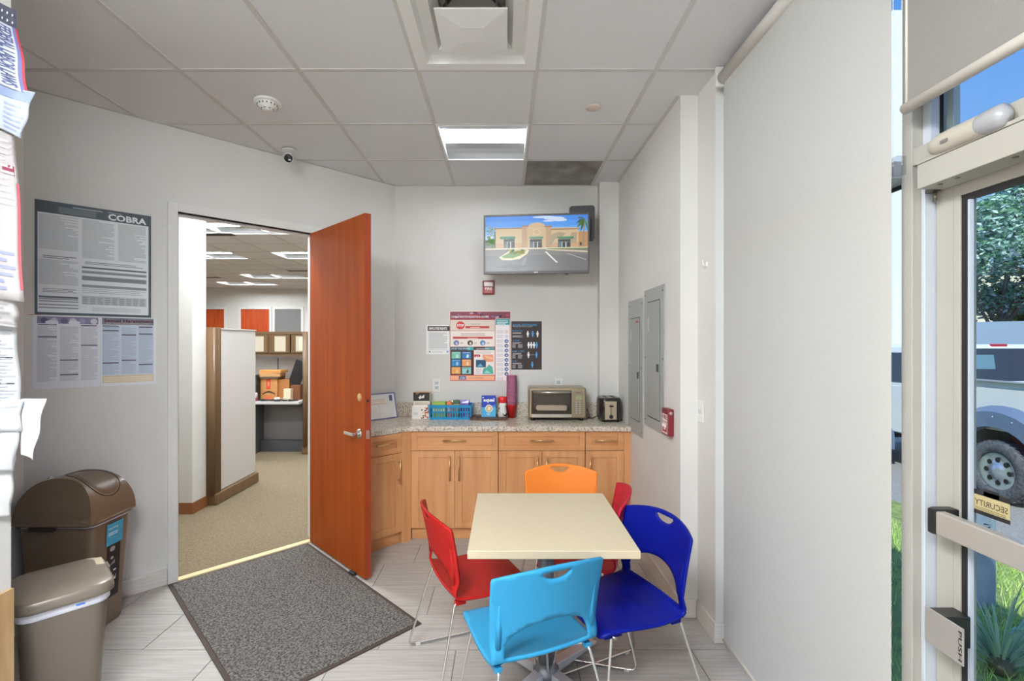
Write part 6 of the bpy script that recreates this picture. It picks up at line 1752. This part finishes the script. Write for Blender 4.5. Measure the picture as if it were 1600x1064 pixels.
# wall, pale building, trees
tag(MB(Matrix.Translation((11.3, 10.2, 0)) @ Matrix.Rotation(R(-44), 4, 'Z')).box(-9, 9, 0, .25, -.63, 2.02).build('boundary_wall', mat('bluegrey_wall', (134, 154, 174), rough=.8)), 'long blue-grey wall behind the truck', 'wall')
pb2 = thing('pale_building', 'pale cream building beyond the blue-grey wall', 'building', (15.5, 15.6, -.63), R(-44))
MB().box(-7, 2.0, 0, 6, 0, 4.45).build('facade', mat('cream_stucco', (226, 222, 200), rough=.9), pb2)
MB().box(-7.1, 2.1, -.08, 6.1, 4.45, 4.75).build('roof_edge', mat('concrete'), pb2)
def tree(label, c, rx, rz_, n, cols, th, group='trees beyond the car park', seed=1, lsz=.075, name='tree', cat='tree'):
    r = random.Random(seed)
    t = thing(name, label, cat, (c[0], c[1], -.63), 0, group)
    cz = c[2] + .63
    lf = MB()
    cl = [(Vector((r.gauss(0, .42), r.gauss(0, .42), r.gauss(0, .42))), r.uniform(.16, .34)) for _ in range(60)]
    for k in range(n):
        cc, rr_ = cl[r.randrange(len(cl))]
        d = Vector((r.gauss(0, 1), r.gauss(0, 1), r.gauss(0, 1))).normalized() * rr_ * r.random() ** .4
        p = cc + d
        if p.length > 1.05: p = p.normalized() * 1.05
        p = Vector((p.x * rx, p.y * rx, cz + p.z * rz_))
        u = Vector((r.gauss(0, 1), r.gauss(0, 1), r.gauss(0, .5))).normalized(); w = u.cross(Vector((r.gauss(0, 1), r.gauss(0, 1), r.gauss(0, 1)))).normalized()
        s = lsz * r.uniform(.6, 1.4)
        lf.add([p - u * s, p + w * s * .45 + u * s * .1, p + u * s, p - w * s * .45 + u * s * .1], [(0, 1, 2), (0, 2, 3)], r.randrange(len(cols)))
    o = lf.build('foliage', cols, t); o['kind'] = 'stuff'
    tb_ = MB(); tb_.tube([(0, 0, -.02), (.05, .02, cz * .4), (0, 0, cz * .8)], [th, th * .8, th * .6], 10)
    for k in range(9):
        a_ = r.uniform(0, 6.28); e = Vector((cos(a_) * rx * .7, sin(a_) * rx * .7, cz + r.uniform(-.3, .7) * rz_))
        tb_.tube([(0, 0, cz * r.uniform(.45, .75)), (e.x * .5, e.y * .5, cz * .9 + (e.z - cz) * .3), tuple(e)], [th * .5, th * .3, th * .1], 6)
    tb_.build('trunk', mat('bark', (128, 118, 106), rough=.9), t)
    return t
G1, G2, G3 = mat('leaf_teal', (128, 170, 150), rough=.6), mat('leaf_green', (100, 144, 104), rough=.6), mat('leaf_grey', (180, 204, 204), rough=.5)
Y1, Y2 = mat('leaf_olive', (176, 184, 104), rough=.6), mat('leaf_olive_dark', (132, 150, 80), rough=.6)
tree('big grey-green tree beyond the truck', (12.9, 12.5, 4.05), 2.8, 2.05, 40000, [G1, G2, G3, G1], .09, seed=2, lsz=.062)
tree('second grey-green tree further right beyond the truck', (18.6, 14.0, 5.0), 2.5, 2.2, 9000, [G1, G2, G3], .16, seed=3, lsz=.10)
tree('tall green tree far behind the gap beside the blind', (12.0, 19.0, 4.0), 2.6, 2.2, 8000, [G1, G2, G2], .18, seed=6, lsz=.11)
tree('olive-green bushy tree in front of the pale building', (14.6, 13.3, 2.45), 1.2, .85, 6000, [Y1, Y2, G2], .08, seed=4, lsz=.07)
